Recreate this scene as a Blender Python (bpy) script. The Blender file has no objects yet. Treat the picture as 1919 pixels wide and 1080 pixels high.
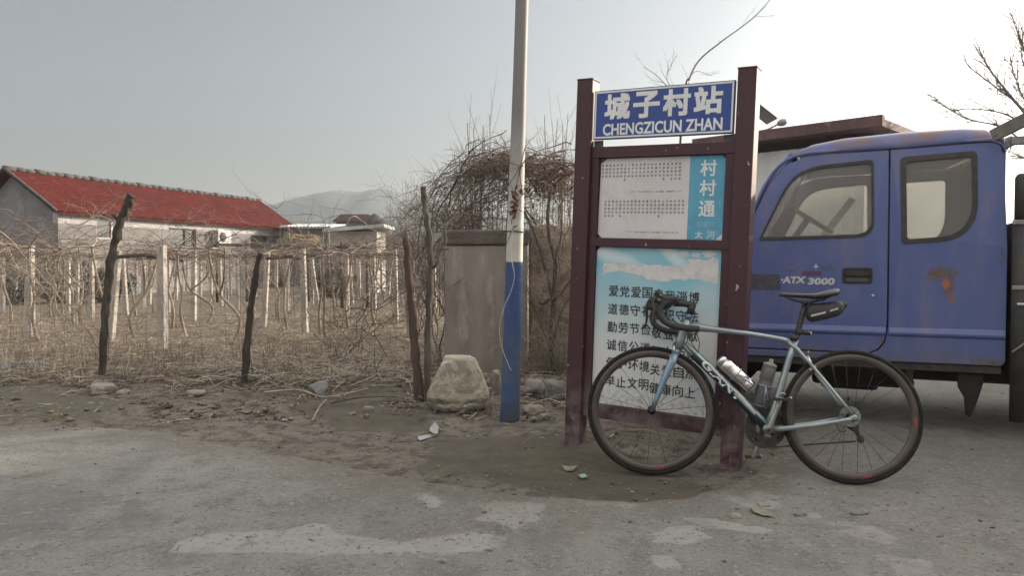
import bpy, bmesh, math, random
import numpy as np
from mathutils import Vector, Matrix, noise as mnoise
R = math.radians
scene = bpy.context.scene
COL = scene.collection

# ---------------------------------------------------------------- camera
F, CH, PITCH = 1430.0, 1.101, math.atan(43.5 / 1430.0)      # focal length in photo pixels, eye height, tilt down
cam = bpy.data.cameras.new("camera"); camo = bpy.data.objects.new("camera", cam); COL.objects.link(camo)
cam.sensor_width = 36.0; cam.lens = F / 1919.0 * 36.0; cam.clip_start = 0.05; cam.clip_end = 3000
camo.location = (0, 0, CH); camo.rotation_euler = (R(90) - PITCH, 0, 0)
scene.camera = camo

# ---------------------------------------------------------------- sky and sun
SUN_AZ, SUN_EL = R(60), R(15)                                # measured to the right of the view, above the horizon
world = bpy.data.worlds.new("World"); scene.world = world; world.use_nodes = True
wn, wl = world.node_tree.nodes, world.node_tree.links; wn.clear()
wo = wn.new("ShaderNodeOutputWorld"); bg = wn.new("ShaderNodeBackground")
sky = wn.new("ShaderNodeTexSky"); sky.sky_type = 'NISHITA'; sky.sun_disc = False
sky.sun_elevation = SUN_EL; sky.sun_rotation = SUN_AZ; sky.air_density = 1.0; sky.dust_density = 6.0; sky.ozone_density = 1.0
hs = wn.new("ShaderNodeHueSaturation"); hs.inputs['Saturation'].default_value = 0.38
wl.new(sky.outputs[0], hs.inputs['Color'])
# added fill light: unseen sky brightened towards the zenith and behind the camera
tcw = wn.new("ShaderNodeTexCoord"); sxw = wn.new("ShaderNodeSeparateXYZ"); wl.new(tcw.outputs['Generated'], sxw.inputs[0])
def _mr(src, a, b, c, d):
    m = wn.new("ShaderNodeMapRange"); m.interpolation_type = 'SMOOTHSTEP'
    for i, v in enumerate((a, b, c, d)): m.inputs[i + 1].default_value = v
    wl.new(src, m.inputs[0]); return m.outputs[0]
zen = _mr(sxw.outputs['Z'], .30, .80, 1.0, 4.3); back_fill = _mr(sxw.outputs['Y'], .15, -.5, 1.0, 1.7)
mu = wn.new("ShaderNodeMath"); mu.operation = 'MULTIPLY'; wl.new(zen, mu.inputs[0]); wl.new(back_fill, mu.inputs[1])
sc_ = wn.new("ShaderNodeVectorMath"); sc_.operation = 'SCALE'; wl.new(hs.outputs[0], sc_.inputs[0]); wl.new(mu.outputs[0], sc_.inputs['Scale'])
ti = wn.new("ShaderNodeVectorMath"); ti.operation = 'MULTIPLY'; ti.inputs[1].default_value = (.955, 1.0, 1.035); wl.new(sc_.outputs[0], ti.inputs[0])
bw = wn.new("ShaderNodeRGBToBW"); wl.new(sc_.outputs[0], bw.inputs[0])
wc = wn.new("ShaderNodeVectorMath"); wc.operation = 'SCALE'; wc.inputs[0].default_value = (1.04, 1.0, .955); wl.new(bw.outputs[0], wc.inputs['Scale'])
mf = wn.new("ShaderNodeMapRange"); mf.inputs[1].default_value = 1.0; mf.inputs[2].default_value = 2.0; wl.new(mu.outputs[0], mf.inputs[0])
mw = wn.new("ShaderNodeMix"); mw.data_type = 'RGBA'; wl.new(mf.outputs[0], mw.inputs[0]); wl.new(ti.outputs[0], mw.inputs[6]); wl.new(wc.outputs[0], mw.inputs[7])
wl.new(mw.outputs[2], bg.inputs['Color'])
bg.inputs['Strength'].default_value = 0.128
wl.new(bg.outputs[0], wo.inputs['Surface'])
sl = bpy.data.lights.new("sun", 'SUN'); slo = bpy.data.objects.new("sun", sl); COL.objects.link(slo)
sl.energy = 5.0; sl.angle = R(0.8); sl.color = (1.0, 0.82, 0.62)
S = Vector((math.sin(SUN_AZ) * math.cos(SUN_EL), math.cos(SUN_AZ) * math.cos(SUN_EL), math.sin(SUN_EL)))
slo.rotation_euler = S.to_track_quat('Z', 'Y').to_euler(); slo.location = S * 60
scene.view_settings.view_transform = 'Standard'; scene.view_settings.look = 'None'
scene.view_settings.exposure = 0.46; scene.view_settings.gamma = 1.0
scene.render.engine = 'CYCLES'
scene.cycles.use_denoising = True
scene.cycles.max_bounces = 8; scene.cycles.transparent_max_bounces = 16; scene.cycles.volume_bounces = 1

# ---------------------------------------------------------------- helpers
rng = random.Random(7)
_fw = Vector((0, math.cos(PITCH), -math.sin(PITCH))); _up = Vector((0, math.sin(PITCH), math.cos(PITCH)))
def ray(px, py):
    return Vector((1, 0, 0)) * ((px - 959.5) / F) + _fw + _up * ((540 - py) / F)
def at(px, py, Y):                                           # the point of the photo's pixel at depth Y
    d = ray(px, py); return Vector((0, 0, CH)) + d * (Y / d.y)
def gnd(px, py, z=0.0):                                      # the same pixel on level ground
    d = ray(px, py); return Vector((0, 0, CH)) + d * ((z - CH) / d.z)

class MB:
    def __init__(s): s.v = []; s.f = []; s.m = []; s.sm = []
    def add(s, vs, fs, m=0, sm=False):
        o = len(s.v); s.v += [tuple(p) for p in vs]
        for f in fs: s.f.append(tuple(i + o for i in f)); s.m.append(m); s.sm.append(sm)
        return s
    def box(s, c, size, rot=None, m=0, taper=1.0):
        hx, hy, hz = size[0] / 2, size[1] / 2, size[2] / 2; vs = []
        for z in (-1, 1):
            t = taper if z > 0 else 1
            for x, y in ((-1, -1), (1, -1), (1, 1), (-1, 1)):
                p = Vector((x * hx * t, y * hy * t, z * hz))
                vs.append((rot @ p if rot else p) + Vector(c))
        return s.add(vs, [(3, 2, 1, 0), (4, 5, 6, 7), (0, 1, 5, 4), (1, 2, 6, 5), (2, 3, 7, 6), (3, 0, 4, 7)], m)
    def tube(s, pts, rad, n=8, m=0, cap=True, flat=None, ref=None, sm=True):
        """pts list of Vectors, rad scalar/list of radii; flat = second radius along ref."""
        pts = [Vector(p) for p in pts]; k = len(pts)
        if not hasattr(rad, '__len__'): rad = [rad] * k
        if flat is not None and not hasattr(flat, '__len__'): flat = [flat] * k
        vs = []; pn = None
        for i, p in enumerate(pts):
            t = (pts[min(i + 1, k - 1)] - pts[max(i - 1, 0)])
            if t.length < 1e-9: t = Vector((0, 0, 1))
            t.normalize()
            if ref is not None: b = Vector(ref)
            elif pn is not None: b = pn
            else: b = Vector((0, 0, 1)) if abs(t.z) < .9 else Vector((1, 0, 0))
            b = b - t * b.dot(t)
            if b.length < 1e-6: b = t.orthogonal()
            b.normalize(); pn = b; a = t.cross(b)
            ra = rad[i]; rb = flat[i] if flat is not None else ra
            for j in range(n):
                w = 2 * math.pi * j / n
                vs.append(p + a * (math.cos(w) * ra) + b * (math.sin(w) * rb))
        fs = [(i * n + j, i * n + (j + 1) % n, (i + 1) * n + (j + 1) % n, (i + 1) * n + j) for i in range(k - 1) for j in range(n)]
        if cap: fs += [tuple(range(n - 1, -1, -1)), tuple(range((k - 1) * n, k * n))]
        return s.add(vs, fs, m, sm)
    def lathe(s, prof, org, axis, n=24, m=0, close=False, sm=True):
        """prof list of (r, h) about axis through org."""
        ax = Vector(axis).normalized(); a = ax.orthogonal().normalized(); b = ax.cross(a); org = Vector(org); vs = []
        for r, h in prof:
            for j in range(n):
                w = 2 * math.pi * j / n; vs.append(org + ax * h + (a * math.cos(w) + b * math.sin(w)) * r)
        k = len(prof)
        fs = [(i * n + j, i * n + (j + 1) % n, ((i + 1) % k) * n + (j + 1) % n, ((i + 1) % k) * n + j) for i in range(k if close else k - 1) for j in range(n)]
        if not close: fs += [tuple(range(n - 1, -1, -1)), tuple(range((k - 1) * n, k * n))]
        return s.add(vs, fs, m, sm)
    def prism(s, poly, fn, d0, d1, m=0):
        """poly 2-D outline, fn(a,b,d) -> 3-D point."""
        n = len(poly); vs = [fn(a, b, d0) for a, b in poly] + [fn(a, b, d1) for a, b in poly]
        fs = [tuple(range(n - 1, -1, -1)), tuple(range(n, 2 * n))] + [(i, (i + 1) % n, n + (i + 1) % n, n + i) for i in range(n)]
        return s.add(vs, fs, m)
    def build(s, name, mat, parent=None, world=False, bevel=0, fixn=False):
        me = bpy.data.meshes.new(name)
        org = Vector((0, 0, 0))
        if world and parent is not None:
            inv = parent.matrix_world.inverted() if False else None
            org = parent.location
        v = np.array(s.v, dtype=np.float64) - np.array(org) if len(s.v) else []
        me.from_pydata(v.tolist(), [], s.f)
        for mm in (mat if isinstance(mat, (list, tuple)) else [mat]): me.materials.append(mm)
        me.polygons.foreach_set('material_index', s.m); me.polygons.foreach_set('use_smooth', s.sm)
        if fixn:
            bm = bmesh.new(); bm.from_mesh(me); bmesh.ops.recalc_face_normals(bm, faces=bm.faces); bm.to_mesh(me); bm.free()
        me.update()
        o = bpy.data.objects.new(name, me); COL.objects.link(o)
        if parent is not None: o.parent = parent
        if bevel:
            b = o.modifiers.new('bevel', 'BEVEL'); b.width = bevel; b.segments = 2; b.limit_method = 'ANGLE'; b.angle_limit = R(40)
        return o

def tag(o, label=None, cat=None, group=None, kind=None):
    if label: o['label'] = label
    if cat: o['category'] = cat
    if group: o['group'] = group
    if kind: o['kind'] = kind
    return o
def empty(name, loc, label, cat, group=None, rot=(0, 0, 0)):
    o = bpy.data.objects.new(name, None); COL.objects.link(o); o.location = loc; o.rotation_euler = rot
    o.empty_display_size = .2
    return tag(o, label, cat, group)
def rebase(o):                                               # put a top-level mesh's origin at the middle of its foot
    me = o.data; n = len(me.vertices); a = np.empty(n * 3); me.vertices.foreach_get('co', a); a = a.reshape(-1, 3)
    c = np.array([(a[:, 0].min() + a[:, 0].max()) / 2, (a[:, 1].min() + a[:, 1].max()) / 2, a[:, 2].min()])
    me.vertices.foreach_set('co', (a - c).ravel()); me.update(); o.location = c
    return o
def copy_tree(o, parent=None):
    c = o.copy(); COL.objects.link(c); c.parent = parent
    for ch in list(o.children): copy_tree(ch, c)
    return c

# ---- materials
def new_mat(name):
    m = bpy.data.materials.new(name); m.use_nodes = True; nt = m.node_tree
    return m, nt, nt.nodes, nt.links, nt.nodes['Principled BSDF']
def N(nodes, typ, **kw):
    n = nodes.new(typ)
    for k, v in kw.items(): setattr(n, k, v)
    return n
def rgb(c): return (c[0], c[1], c[2], 1.0)
def mix_col(nt, fac, a, b):
    mx = nt.nodes.new('ShaderNodeMix'); mx.data_type = 'RGBA'
    for sock, val in ((mx.inputs[0], fac), (mx.inputs[6], a), (mx.inputs[7], b)):
        if isinstance(val, (int, float)): sock.default_value = val
        elif isinstance(val, (tuple, list)): sock.default_value = rgb(val)
        else: nt.links.new(val, sock)
    return mx.outputs[2]
def noise_fac(nt, scale, lo=.4, hi=.6, detail=6, rough=.6, coord=None, stretch=None, dist=0.0):
    nd = nt.nodes
    if coord is None:
        tc = nd.new('ShaderNodeTexCoord'); coord = tc.outputs['Object']
    if stretch:
        mp = nd.new('ShaderNodeMapping'); mp.inputs['Scale'].default_value = stretch; nt.links.new(coord, mp.inputs[0]); coord = mp.outputs[0]
    n = nd.new('ShaderNodeTexNoise'); n.inputs['Scale'].default_value = scale; n.inputs['Detail'].default_value = detail
    n.inputs['Roughness'].default_value = rough; n.inputs['Distortion'].default_value = dist
    nt.links.new(coord, n.inputs['Vector'])
    mr = nd.new('ShaderNodeMapRange'); mr.inputs[1].default_value = lo; mr.inputs[2].default_value = hi
    nt.links.new(n.outputs[0], mr.inputs[0])
    return mr.outputs[0]
def bump(nt, height, strength=.4, dist=.01):
    b = nt.nodes.new('ShaderNodeBump'); b.inputs['Strength'].default_value = strength; b.inputs['Distance'].default_value = dist
    nt.links.new(height, b.inputs['Height']); nt.links.new(b.outputs[0], nt.nodes['Principled BSDF'].inputs['Normal'])
def mat(name, c1, c2=None, scale=6, rough=.8, metal=0.0, c3=None, scale3=40, lo=.38, hi=.62, bump_s=0, bump_scale=None, stretch=None, spec=None, coat=0, bump_d=.01, f3=(.55, .7)):
    m, nt, nd, lk, p = new_mat(name)
    p.inputs['Roughness'].default_value = rough; p.inputs['Metallic'].default_value = metal
    if spec is not None: p.inputs['Specular IOR Level'].default_value = spec
    if coat: p.inputs['Coat Weight'].default_value = coat; p.inputs['Coat Roughness'].default_value = .1
    if c2 is None: c2 = tuple(x * .8 for x in c1)
    col = mix_col(nt, noise_fac(nt, scale, lo, hi, stretch=stretch), c1, c2)
    if c3 is not None: col = mix_col(nt, noise_fac(nt, scale3, f3[0], f3[1], stretch=stretch), col, c3)
    lk.new(col, p.inputs['Base Color'])
    if bump_s: bump(nt, noise_fac(nt, bump_scale or scale * 3, 0, 1, stretch=stretch), bump_s, bump_d)
    return m

# ---- lettering: mesh text fitted to a box (u0..u1, v0..v1) on a plane given by fn(u, v, d)
def text_mesh(body, fn, u0, u1, v0, v1, bold=0.0, shear=0.0, d=0.0):
    if bold >= .008 and ord(body[0]) > 0x2000:               # heavy strokes: the glyph laid down several times, slightly shifted
        h = (v1 - v0) * min(bold, .03) * 1.3; V_, F_ = [], []
        for k, (a, b) in enumerate(((-1, -1), (1, -1), (-1, 1), (1, 1), (0, 0))):
            vs, fs = text_mesh(body, fn, u0 + h + a * h, u1 - h + a * h, v0 + h + b * h, v1 - h + b * h, 0, shear, d - k * .00012)
            o = len(V_); V_ += vs; F_ += [tuple(i + o for i in f) for f in fs]
        return V_, F_
    c = bpy.data.curves.new('txt', 'FONT'); c.body = body; c.offset = bold; c.shear = shear; c.resolution_u = 3
    o = bpy.data.objects.new('txt', c); COL.objects.link(o); bpy.context.view_layer.update()
    me = bpy.data.meshes.new_from_object(o.evaluated_get(bpy.context.evaluated_depsgraph_get()))
    vs = [tuple(v.co) for v in me.vertices]; fs = [tuple(p.vertices) for p in me.polygons]
    bpy.data.objects.remove(o); bpy.data.curves.remove(c); bpy.data.meshes.remove(me)
    a = np.array(vs); mn, mx = a.min(0), a.max(0); sx = (u1 - u0) / (mx[0] - mn[0]); sy = (v1 - v0) / (mx[1] - mn[1])
    out = [fn(u0 + (x - mn[0]) * sx, v0 + (y - mn[1]) * sy, d) for x, y, _ in vs]
    return out, fs
# ================================================================ GROUND
_lat = np.random.RandomState(3).rand(256, 256)
def vn(x, y, s):
    x = np.asarray(x, float) * s + 1000.3; y = np.asarray(y, float) * s + 1000.7
    xi = np.floor(x).astype(int); yi = np.floor(y).astype(int); fx = x - xi; fy = y - yi
    fx = fx * fx * (3 - 2 * fx); fy = fy * fy * (3 - 2 * fy)
    g = lambda i, j: _lat[i % 256, j % 256]
    return (g(xi, yi) * (1 - fx) + g(xi + 1, yi) * fx) * (1 - fy) + (g(xi, yi + 1) * (1 - fx) + g(xi + 1, yi + 1) * fx) * fy
def fbm(x, y, s, o=4, r=.5):
    t = 0; a = 1; n = 0
    for k in range(o): t = t + a * vn(x, y, s * 2.03 ** k); n += a; a *= r
    return t / n - .5
def px_poly(pts): return np.array([[gnd(x, y).x, gnd(x, y).y] for x, y in pts])
def sdf(poly, x, y, closed=True):                            # signed distance, positive inside
    x = np.asarray(x, float); y = np.asarray(y, float); d = np.full(x.shape, 1e9); ins = np.zeros(x.shape, bool); n = len(poly)
    for i in range(n):
        a, b = poly[i], poly[(i + 1) % n]
        e = b - a; w0 = x - a[0]; w1 = y - a[1]; t = np.clip((w0 * e[0] + w1 * e[1]) / max(e @ e, 1e-9), 0, 1)
        d = np.minimum(d, (w0 - e[0] * t) ** 2 + (w1 - e[1] * t) ** 2)
        c = (a[1] > y) != (b[1] > y)
        with np.errstate(divide='ignore', invalid='ignore'):
            ins ^= c & (x < e[0] * (y - a[1]) / (e[1] if e[1] else 1e-9) + a[0])
    d = np.sqrt(d); return np.where(ins, d, -d)
# the strip of bare soil between road and vineyard; everything nearer (and the yard to the right) is worn concrete
SOIL = np.concatenate([np.array([[-60., 5.35], [-12., 5.3]]), px_poly([(0, 797), (180, 801), (330, 816), (450, 838), (560, 858), (680, 884), (780, 903), (880, 918), (960, 936), (1060, 944), (1150, 955),
    (1240, 952), (1320, 935), (1375, 908), (1392, 882), (1388, 850)]), np.array([[1.75, 5.2], [1.9, 6.5], [2.3, 9.0], [3.2, 60.], [-60., 60.]])])
def road_s(x, y):                                            # >0 on the road
    return -sdf(SOIL, x, y) + fbm(x, y, 1.4, 5) * .34 + fbm(x, y, 11, 2) * .05
def sstep(a, b, x): t = np.clip((x - a) / (b - a), 0, 1); return t * t * (3 - 2 * t)
def gh_np(x, y):
    x = np.asarray(x, float); y = np.asarray(y, float)
    z = fbm(x, y, .9, 3) * .05 * sstep(4.2, 6, y)
    z = z + sstep(4.6, 6.2, y + .5 * x * (x > 0)) * .03 * (x < 1.9)
    z = z + .05 * np.exp(-((y - 6.85 + .05 * x) / .33) ** 2) * (x < -.9) * (.5 + 1.2 * vn(x, y, 1.7))
    sg = np.exp(-(((x - .75) / .75) ** 2 + ((y - 4.62) / .42) ** 2)); z = z + .035 * sg
    return z
CONTACT = [(.728, 3.956), (1.704, 3.782)]
def level(z, x, y, v=-.004):
    for cx, cy in CONTACT:
        w = np.exp(-(((x - cx) / .30) ** 2 + ((y - cy) / .22) ** 2) ** 1.5); z = z * (1 - w) + v * w
    return z
def gh(x, y): return float(gh_np(np.array([x]), np.array([y]))[0])
def G3(px, py):                                              # photo pixel on the real ground height
    p = gnd(px, py); p = gnd(px, py, gh(p.x, p.y)); p.z = gh(p.x, p.y); return p

def grid_mesh(name, xs, ys, zf, attrs, mats, keep=None):
    X, Y = np.meshgrid(xs, ys); nx, ny = len(xs), len(ys)
    x, y = X.ravel(), Y.ravel(); z = zf(x, y)
    me = bpy.data.meshes.new(name); idx = np.arange(nx * ny).reshape(ny, nx)
    q = np.stack([idx[:-1, :-1], idx[:-1, 1:], idx[1:, 1:], idx[1:, :-1]], -1).reshape(-1, 4)
    if keep is not None:
        k = keep(x, y); q = q[k[q].any(1)]
    me.vertices.add(nx * ny); me.vertices.foreach_set('co', np.stack([x, y, z], 1).ravel())
    me.loops.add(q.size); me.loops.foreach_set('vertex_index', q.ravel().astype(np.int32))
    me.polygons.add(len(q)); me.polygons.foreach_set('loop_start', np.arange(0, q.size, 4, dtype=np.int32)); me.polygons.foreach_set('loop_total', np.full(len(q), 4, np.int32))
    me.update(calc_edges=True); me.polygons.foreach_set('use_smooth', np.ones(len(q), bool))
    for nm, fn in attrs.items():
        a = me.attributes.new(nm, 'FLOAT', 'POINT'); a.data.foreach_set('value', fn(x, y).astype(np.float32))
    me.validate()
    for m in mats: me.materials.append(m)
    o = bpy.data.objects.new(name, me); COL.objects.link(o); return o
def spaced(lo, hi, step, out_lo, out_hi, g=1.22):
    a = list(np.arange(lo, hi, step)); s = step; v = a[-1]
    while v < out_hi: s *= g; v += s; a.append(v)
    s = step; v = lo; b = []
    while v > out_lo: s *= g; v -= s; b.append(v)
    return np.array(b[::-1] + a)

def attr_out(nt, nm):
    a = nt.nodes.new('ShaderNodeAttribute'); a.attribute_name = nm; return a.outputs['Fac']
def ragged(nt, nm, scale=16, amp=.55, lo=.40, hi=.60):       # break up a soft zone border with fine noise
    m = nt.nodes.new('ShaderNodeMath'); m.operation = 'MULTIPLY_ADD'; m.inputs[1].default_value = amp
    sb_ = nt.nodes.new('ShaderNodeMath'); sb_.operation = 'SUBTRACT'; sb_.inputs[1].default_value = .5; nt.links.new(noise_fac(nt, scale, .2, .8, 8, .7), sb_.inputs[0])
    nt.links.new(sb_.outputs[0], m.inputs[0]); nt.links.new(attr_out(nt, nm), m.inputs[2])
    mr = nt.nodes.new('ShaderNodeMapRange'); mr.inputs[1].default_value = lo; mr.inputs[2].default_value = hi; nt.links.new(m.outputs[0], mr.inputs[0]); return mr.outputs[0]
# soil
m_soil, nt, nd, lk, p = new_mat('soil')
c = mix_col(nt, noise_fac(nt, 1.3, .35, .65, 8), (.108, .095, .080), (.158, .140, .118))
c = mix_col(nt, noise_fac(nt, 9, .45, .62, 8), c, (.066, .054, .044))
c = mix_col(nt, noise_fac(nt, 22, .56, .68, 8, .7), c, (.20, .178, .15))
c = mix_col(nt, noise_fac(nt, 70, .58, .68, 4), c, (.25, .22, .18))
c = mix_col(nt, ragged(nt, 'damp', 9, .7, .3, .75), c, mix_col(nt, noise_fac(nt, 6, .3, .7, 8), (.072, .063, .051), (.112, .098, .079)))
c = mix_col(nt, ragged(nt, 'moss', 12, .9, .35, .85), c, mix_col(nt, noise_fac(nt, 14, .35, .65, 8), (.086, .078, .058), (.120, .107, .082)))
c = mix_col(nt, attr_out(nt, 'straw'), c, mix_col(nt, noise_fac(nt, 24, .35, .65, 8), (.105, .082, .062), (.205, .165, .122)))
lk.new(c, p.inputs['Base Color']); p.inputs['Roughness'].default_value = .95; p.inputs['Specular IOR Level'].default_value = .2
bump(nt, noise_fac(nt, 28, 0, 1, 10, .7), .7, .03)
DAMP = [px_poly(q) for q in ([(820, 830), (1050, 815), (1110, 850), (1250, 895), (1310, 900), (1290, 925), (1230, 940), (1050, 930), (900, 905), (800, 880)], [(560, 745), (760, 750), (830, 790), (800, 815), (620, 800), (540, 775)])]
MOSS = [px_poly(q) for q in ([(-200, 735), (0, 738), (160, 748), (240, 765), (180, 790), (0, 795), (-200, 790)], [(950, 845), (1100, 840), (1150, 875), (1060, 900), (960, 885)], [(600, 735), (760, 735), (800, 755), (640, 760)])]
def mask(polys, soft, amp, sc=3.0):
    def fn(x, y):
        m = np.zeros(x.shape); nz = fbm(x, y, sc, 5) * amp
        for q in polys: m = np.maximum(m, sstep(-soft, soft, sdf(q, x, y) + nz))
        return m
    return fn
def straw_m(x, y): return sstep(6.7, 7.5, y + fbm(x, y, 1.1, 4) * 1.2 - (x < -3.5) * .0) * (1 - sstep(1.6, 2.2, x)) * (1 - .55 * sstep(13, 22, y))
xs = spaced(-7.5, 4.5, .04, -700, 700, 1.3); ys = np.unique(np.concatenate([spaced(2.2, 9.5, .04, -60, 9.6, 1.3), spaced(9.7, 40, .3, 9.6, 1100, 1.3)]))
ground = grid_mesh('ground', xs, ys, lambda x, y: level(gh_np(x, y) + fbm(x, y, 5, 4) * .035 * sstep(3.2, 6, y) + fbm(x, y, 30, 2) * .012 - .045 * sstep(-.02, .25, road_s(x, y)), x, y, -.006),
                   {'damp': mask(DAMP, .12, .35), 'moss': mask(MOSS, .15, .45), 'straw': straw_m}, [m_soil])
tag(ground, kind='structure')

# worn concrete road
m_road, nt, nd, lk, p = new_mat('road')
c = mix_col(nt, noise_fac(nt, .9, .35, .65, 8), (.158, .154, .144), (.208, .203, .190))
c = mix_col(nt, noise_fac(nt, 5, .48, .66, 10, .7), c, (.118, .112, .102))
c = mix_col(nt, noise_fac(nt, 120, .55, .70, 3), c, (.27, .26, .24))
c = mix_col(nt, noise_fac(nt, 85, .60, .70, 3), c, (.07, .066, .06))
c = mix_col(nt, ragged(nt, 'patch', 22, .85, .40, .64), c, mix_col(nt, noise_fac(nt, 7, .3, .7, 6), (.235, .230, .216), (.285, .278, .262)))
c = mix_col(nt, noise_fac(nt, 48, .60, .67, 4, .6), c, (.085, .078, .068))
c = mix_col(nt, ragged(nt, 'dust', 14, .8, .2, .95), c, mix_col(nt, noise_fac(nt, 10, .35, .65, 8), (.115, .101, .084), (.165, .148, .124)))
c = mix_col(nt, ragged(nt, 'tar', 5, .9, .3, 1.1), c, (.128, .126, .124))
c = mix_col(nt, noise_fac(nt, 34, .57, .66, 5, .6), c, (.235, .226, .208)); c = mix_col(nt, noise_fac(nt, 27, .60, .68, 6, .65, dist=.6), c, (.072, .066, .058))
c = mix_col(nt, noise_fac(nt, 2.6, .52, .70, 10, .7), c, (.128, .123, .113))
lk.new(c, p.inputs['Base Color']); p.inputs['Roughness'].default_value = .9; p.inputs['Specular IOR Level'].default_value = .3
bump(nt, noise_fac(nt, 42, 0, 1, 10, .75), .8, .018)
PATCH = [px_poly(q) for q in ([(330, 1018), (400, 1004), (520, 996), (560, 990), (600, 980), (625, 986), (640, 1000), (700, 1010), (760, 1018), (840, 1006), (880, 999), (955, 1008), (940, 1024), (870, 1043), (820, 1046), (760, 1038), (640, 1040), (520, 1038), (400, 1042), (330, 1042)],
    [(878, 948), (930, 944), (1020, 946), (1005, 968), (970, 996), (925, 984), (890, 978), (915, 962)], [(782, 924), (815, 928), (828, 948), (812, 955), (790, 940)],
    [(1316, 932), (1350, 922), (1440, 920), (1468, 935), (1460, 955), (1410, 956), (1370, 943)], [(1300, 881), (1350, 879), (1390, 882), (1385, 897), (1335, 894)],
    [(1220, 1004), (1250, 992), (1290, 988), (1345, 1012), (1275, 1022), (1230, 1018)], [(1290, 975), (1345, 976), (1440, 996), (1420, 1000), (1340, 992)],
    [(1570, 1004), (1600, 992), (1640, 988), (1690, 1020), (1670, 1024), (1625, 1012)], [(1632, 1042), (1680, 1046), (1735, 1056), (1738, 1085), (1690, 1085)],
    [(1212, 1040), (1260, 1052), (1282, 1062), (1250, 1064)], [(1062, 934), (1140, 938), (1190, 948), (1190, 954), (1100, 948)], [(1560, 985), (1600, 982), (1590, 990)], [(1510, 968), (1550, 962), (1560, 972), (1520, 976)])]
TAR = [px_poly([(-200, 940), (0, 935), (140, 890), (260, 900), (200, 960), (120, 1010), (0, 1020), (-200, 1040)])]
xs = spaced(-5.5, 4.5, .028, -60, 30, 1.3); ys = spaced(2.0, 6.2, .028, -30, 24, 1.3)
road = grid_mesh('road', xs, ys, lambda x, y: np.clip(road_s(x, y) * .12, -.06, .004) + level(fbm(x, y, 1.1, 3) * .012 + fbm(x, y, 22, 2) * .006 * sstep(-.1, .1, road_s(x, y)) + .004 * mask(PATCH, .05, .10, 7)(x, y), x, y, -.004),
                 {'patch': mask(PATCH, .05, .10, 7), 'dust': lambda x, y: np.clip(sstep(.55, .0, road_s(x, y) + fbm(x, y, 3, 5) * .8) * .85 + .35 * sstep(.9, 1.8, x + fbm(x, y, .8, 4)), 0, 1), 'tar': mask(TAR, .25, .5)}, [m_road],
                 keep=lambda x, y: road_s(x, y) > -.35)
tag(road, kind='structure')

# ---------------------------------------------------------------- far hill and the hazy air
HY = 430.0
prof = [(-2200, 560), (-400, 520), (0, 470), (200, 420), (380, 396), (500, 388), (525, 382), (560, 373), (600, 362), (640, 356), (680, 360), (712, 354), (735, 358), (760, 372), (800, 382), (900, 402), (1050, 425), (1300, 450), (1700, 470), (2600, 500)]
hx = np.array([at(a, b, HY).x for a, b in prof]); hz = np.array([at(a, b, HY).z for a, b in prof])
m_hill = mat('hill', (.034, .050, .056), (.055, .070, .070), .03, .95, bump_s=.5, bump_scale=.15, bump_d=2)
def hill_z(x, y):
    r = np.interp(x, hx, hz) + fbm(x, y, .06, 4) * 2.2 + fbm(x, y, .35, 2) * 1.5
    return np.where(y < HY, r * sstep(HY - 140, HY, y), r * (1 - .4 * sstep(HY, HY + 90, y))) - 1 + 1 * sstep(HY - 120, HY - 60, y) + fbm(x, y, .02, 4) * 6 * sstep(HY - 120, HY - 40, y) * sstep(HY, HY - 30, y)
hill = grid_mesh('hills', np.arange(-420, 420, 3.0), np.arange(HY - 140, HY + 91, 5.0), hill_z, {}, [m_hill]); tag(hill, kind='structure')

m_haze, nt, nd, lk, p = new_mat('haze'); nd.remove(p)
pv = nd.new('ShaderNodeVolumePrincipled'); pv.inputs['Color'].default_value = (.86, .93, 1, 1); pv.inputs['Density'].default_value = .0006; pv.inputs['Anisotropy'].default_value = .35
lk.new(pv.outputs[0], nd['Material Output'].inputs['Volume'])
b = MB(); b.box((0, 240, 25.5), (1500, 900, 57)); hz_o = b.build('haze', m_haze); tag(hz_o, kind='stuff')
# ================================================================ BICYCLE  (local axes: x front axle -> rear, z up in the wheel plane, y away from the camera)
V = lambda u, v, w=0.0: Vector((u, w, v))
BIKE_YAW, BIKE_LEAN = -.176, .139
bike = empty('road_bicycle', (.728, 3.956, .0), 'silver blue road bicycle with drop handlebars leaning on the bus stop sign', 'bicycle')
_a = Vector((math.cos(BIKE_YAW), math.sin(BIKE_YAW), 0)); _n = Vector((-math.sin(BIKE_YAW), math.cos(BIKE_YAW), 0)); _z = Vector((0, 0, 1))
_u2 = _z * math.cos(BIKE_LEAN) + _n * math.sin(BIKE_LEAN); _n2 = -_z * math.sin(BIKE_LEAN) + _n * math.cos(BIKE_LEAN)
BM4 = Matrix((( _a.x, _n2.x, _u2.x, 0), (_a.y, _n2.y, _u2.y, 0), (_a.z, _n2.z, _u2.z, 0), (0, 0, 0, 1)))
BM4.translation = bike.location; bike.matrix_world = BM4

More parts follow.
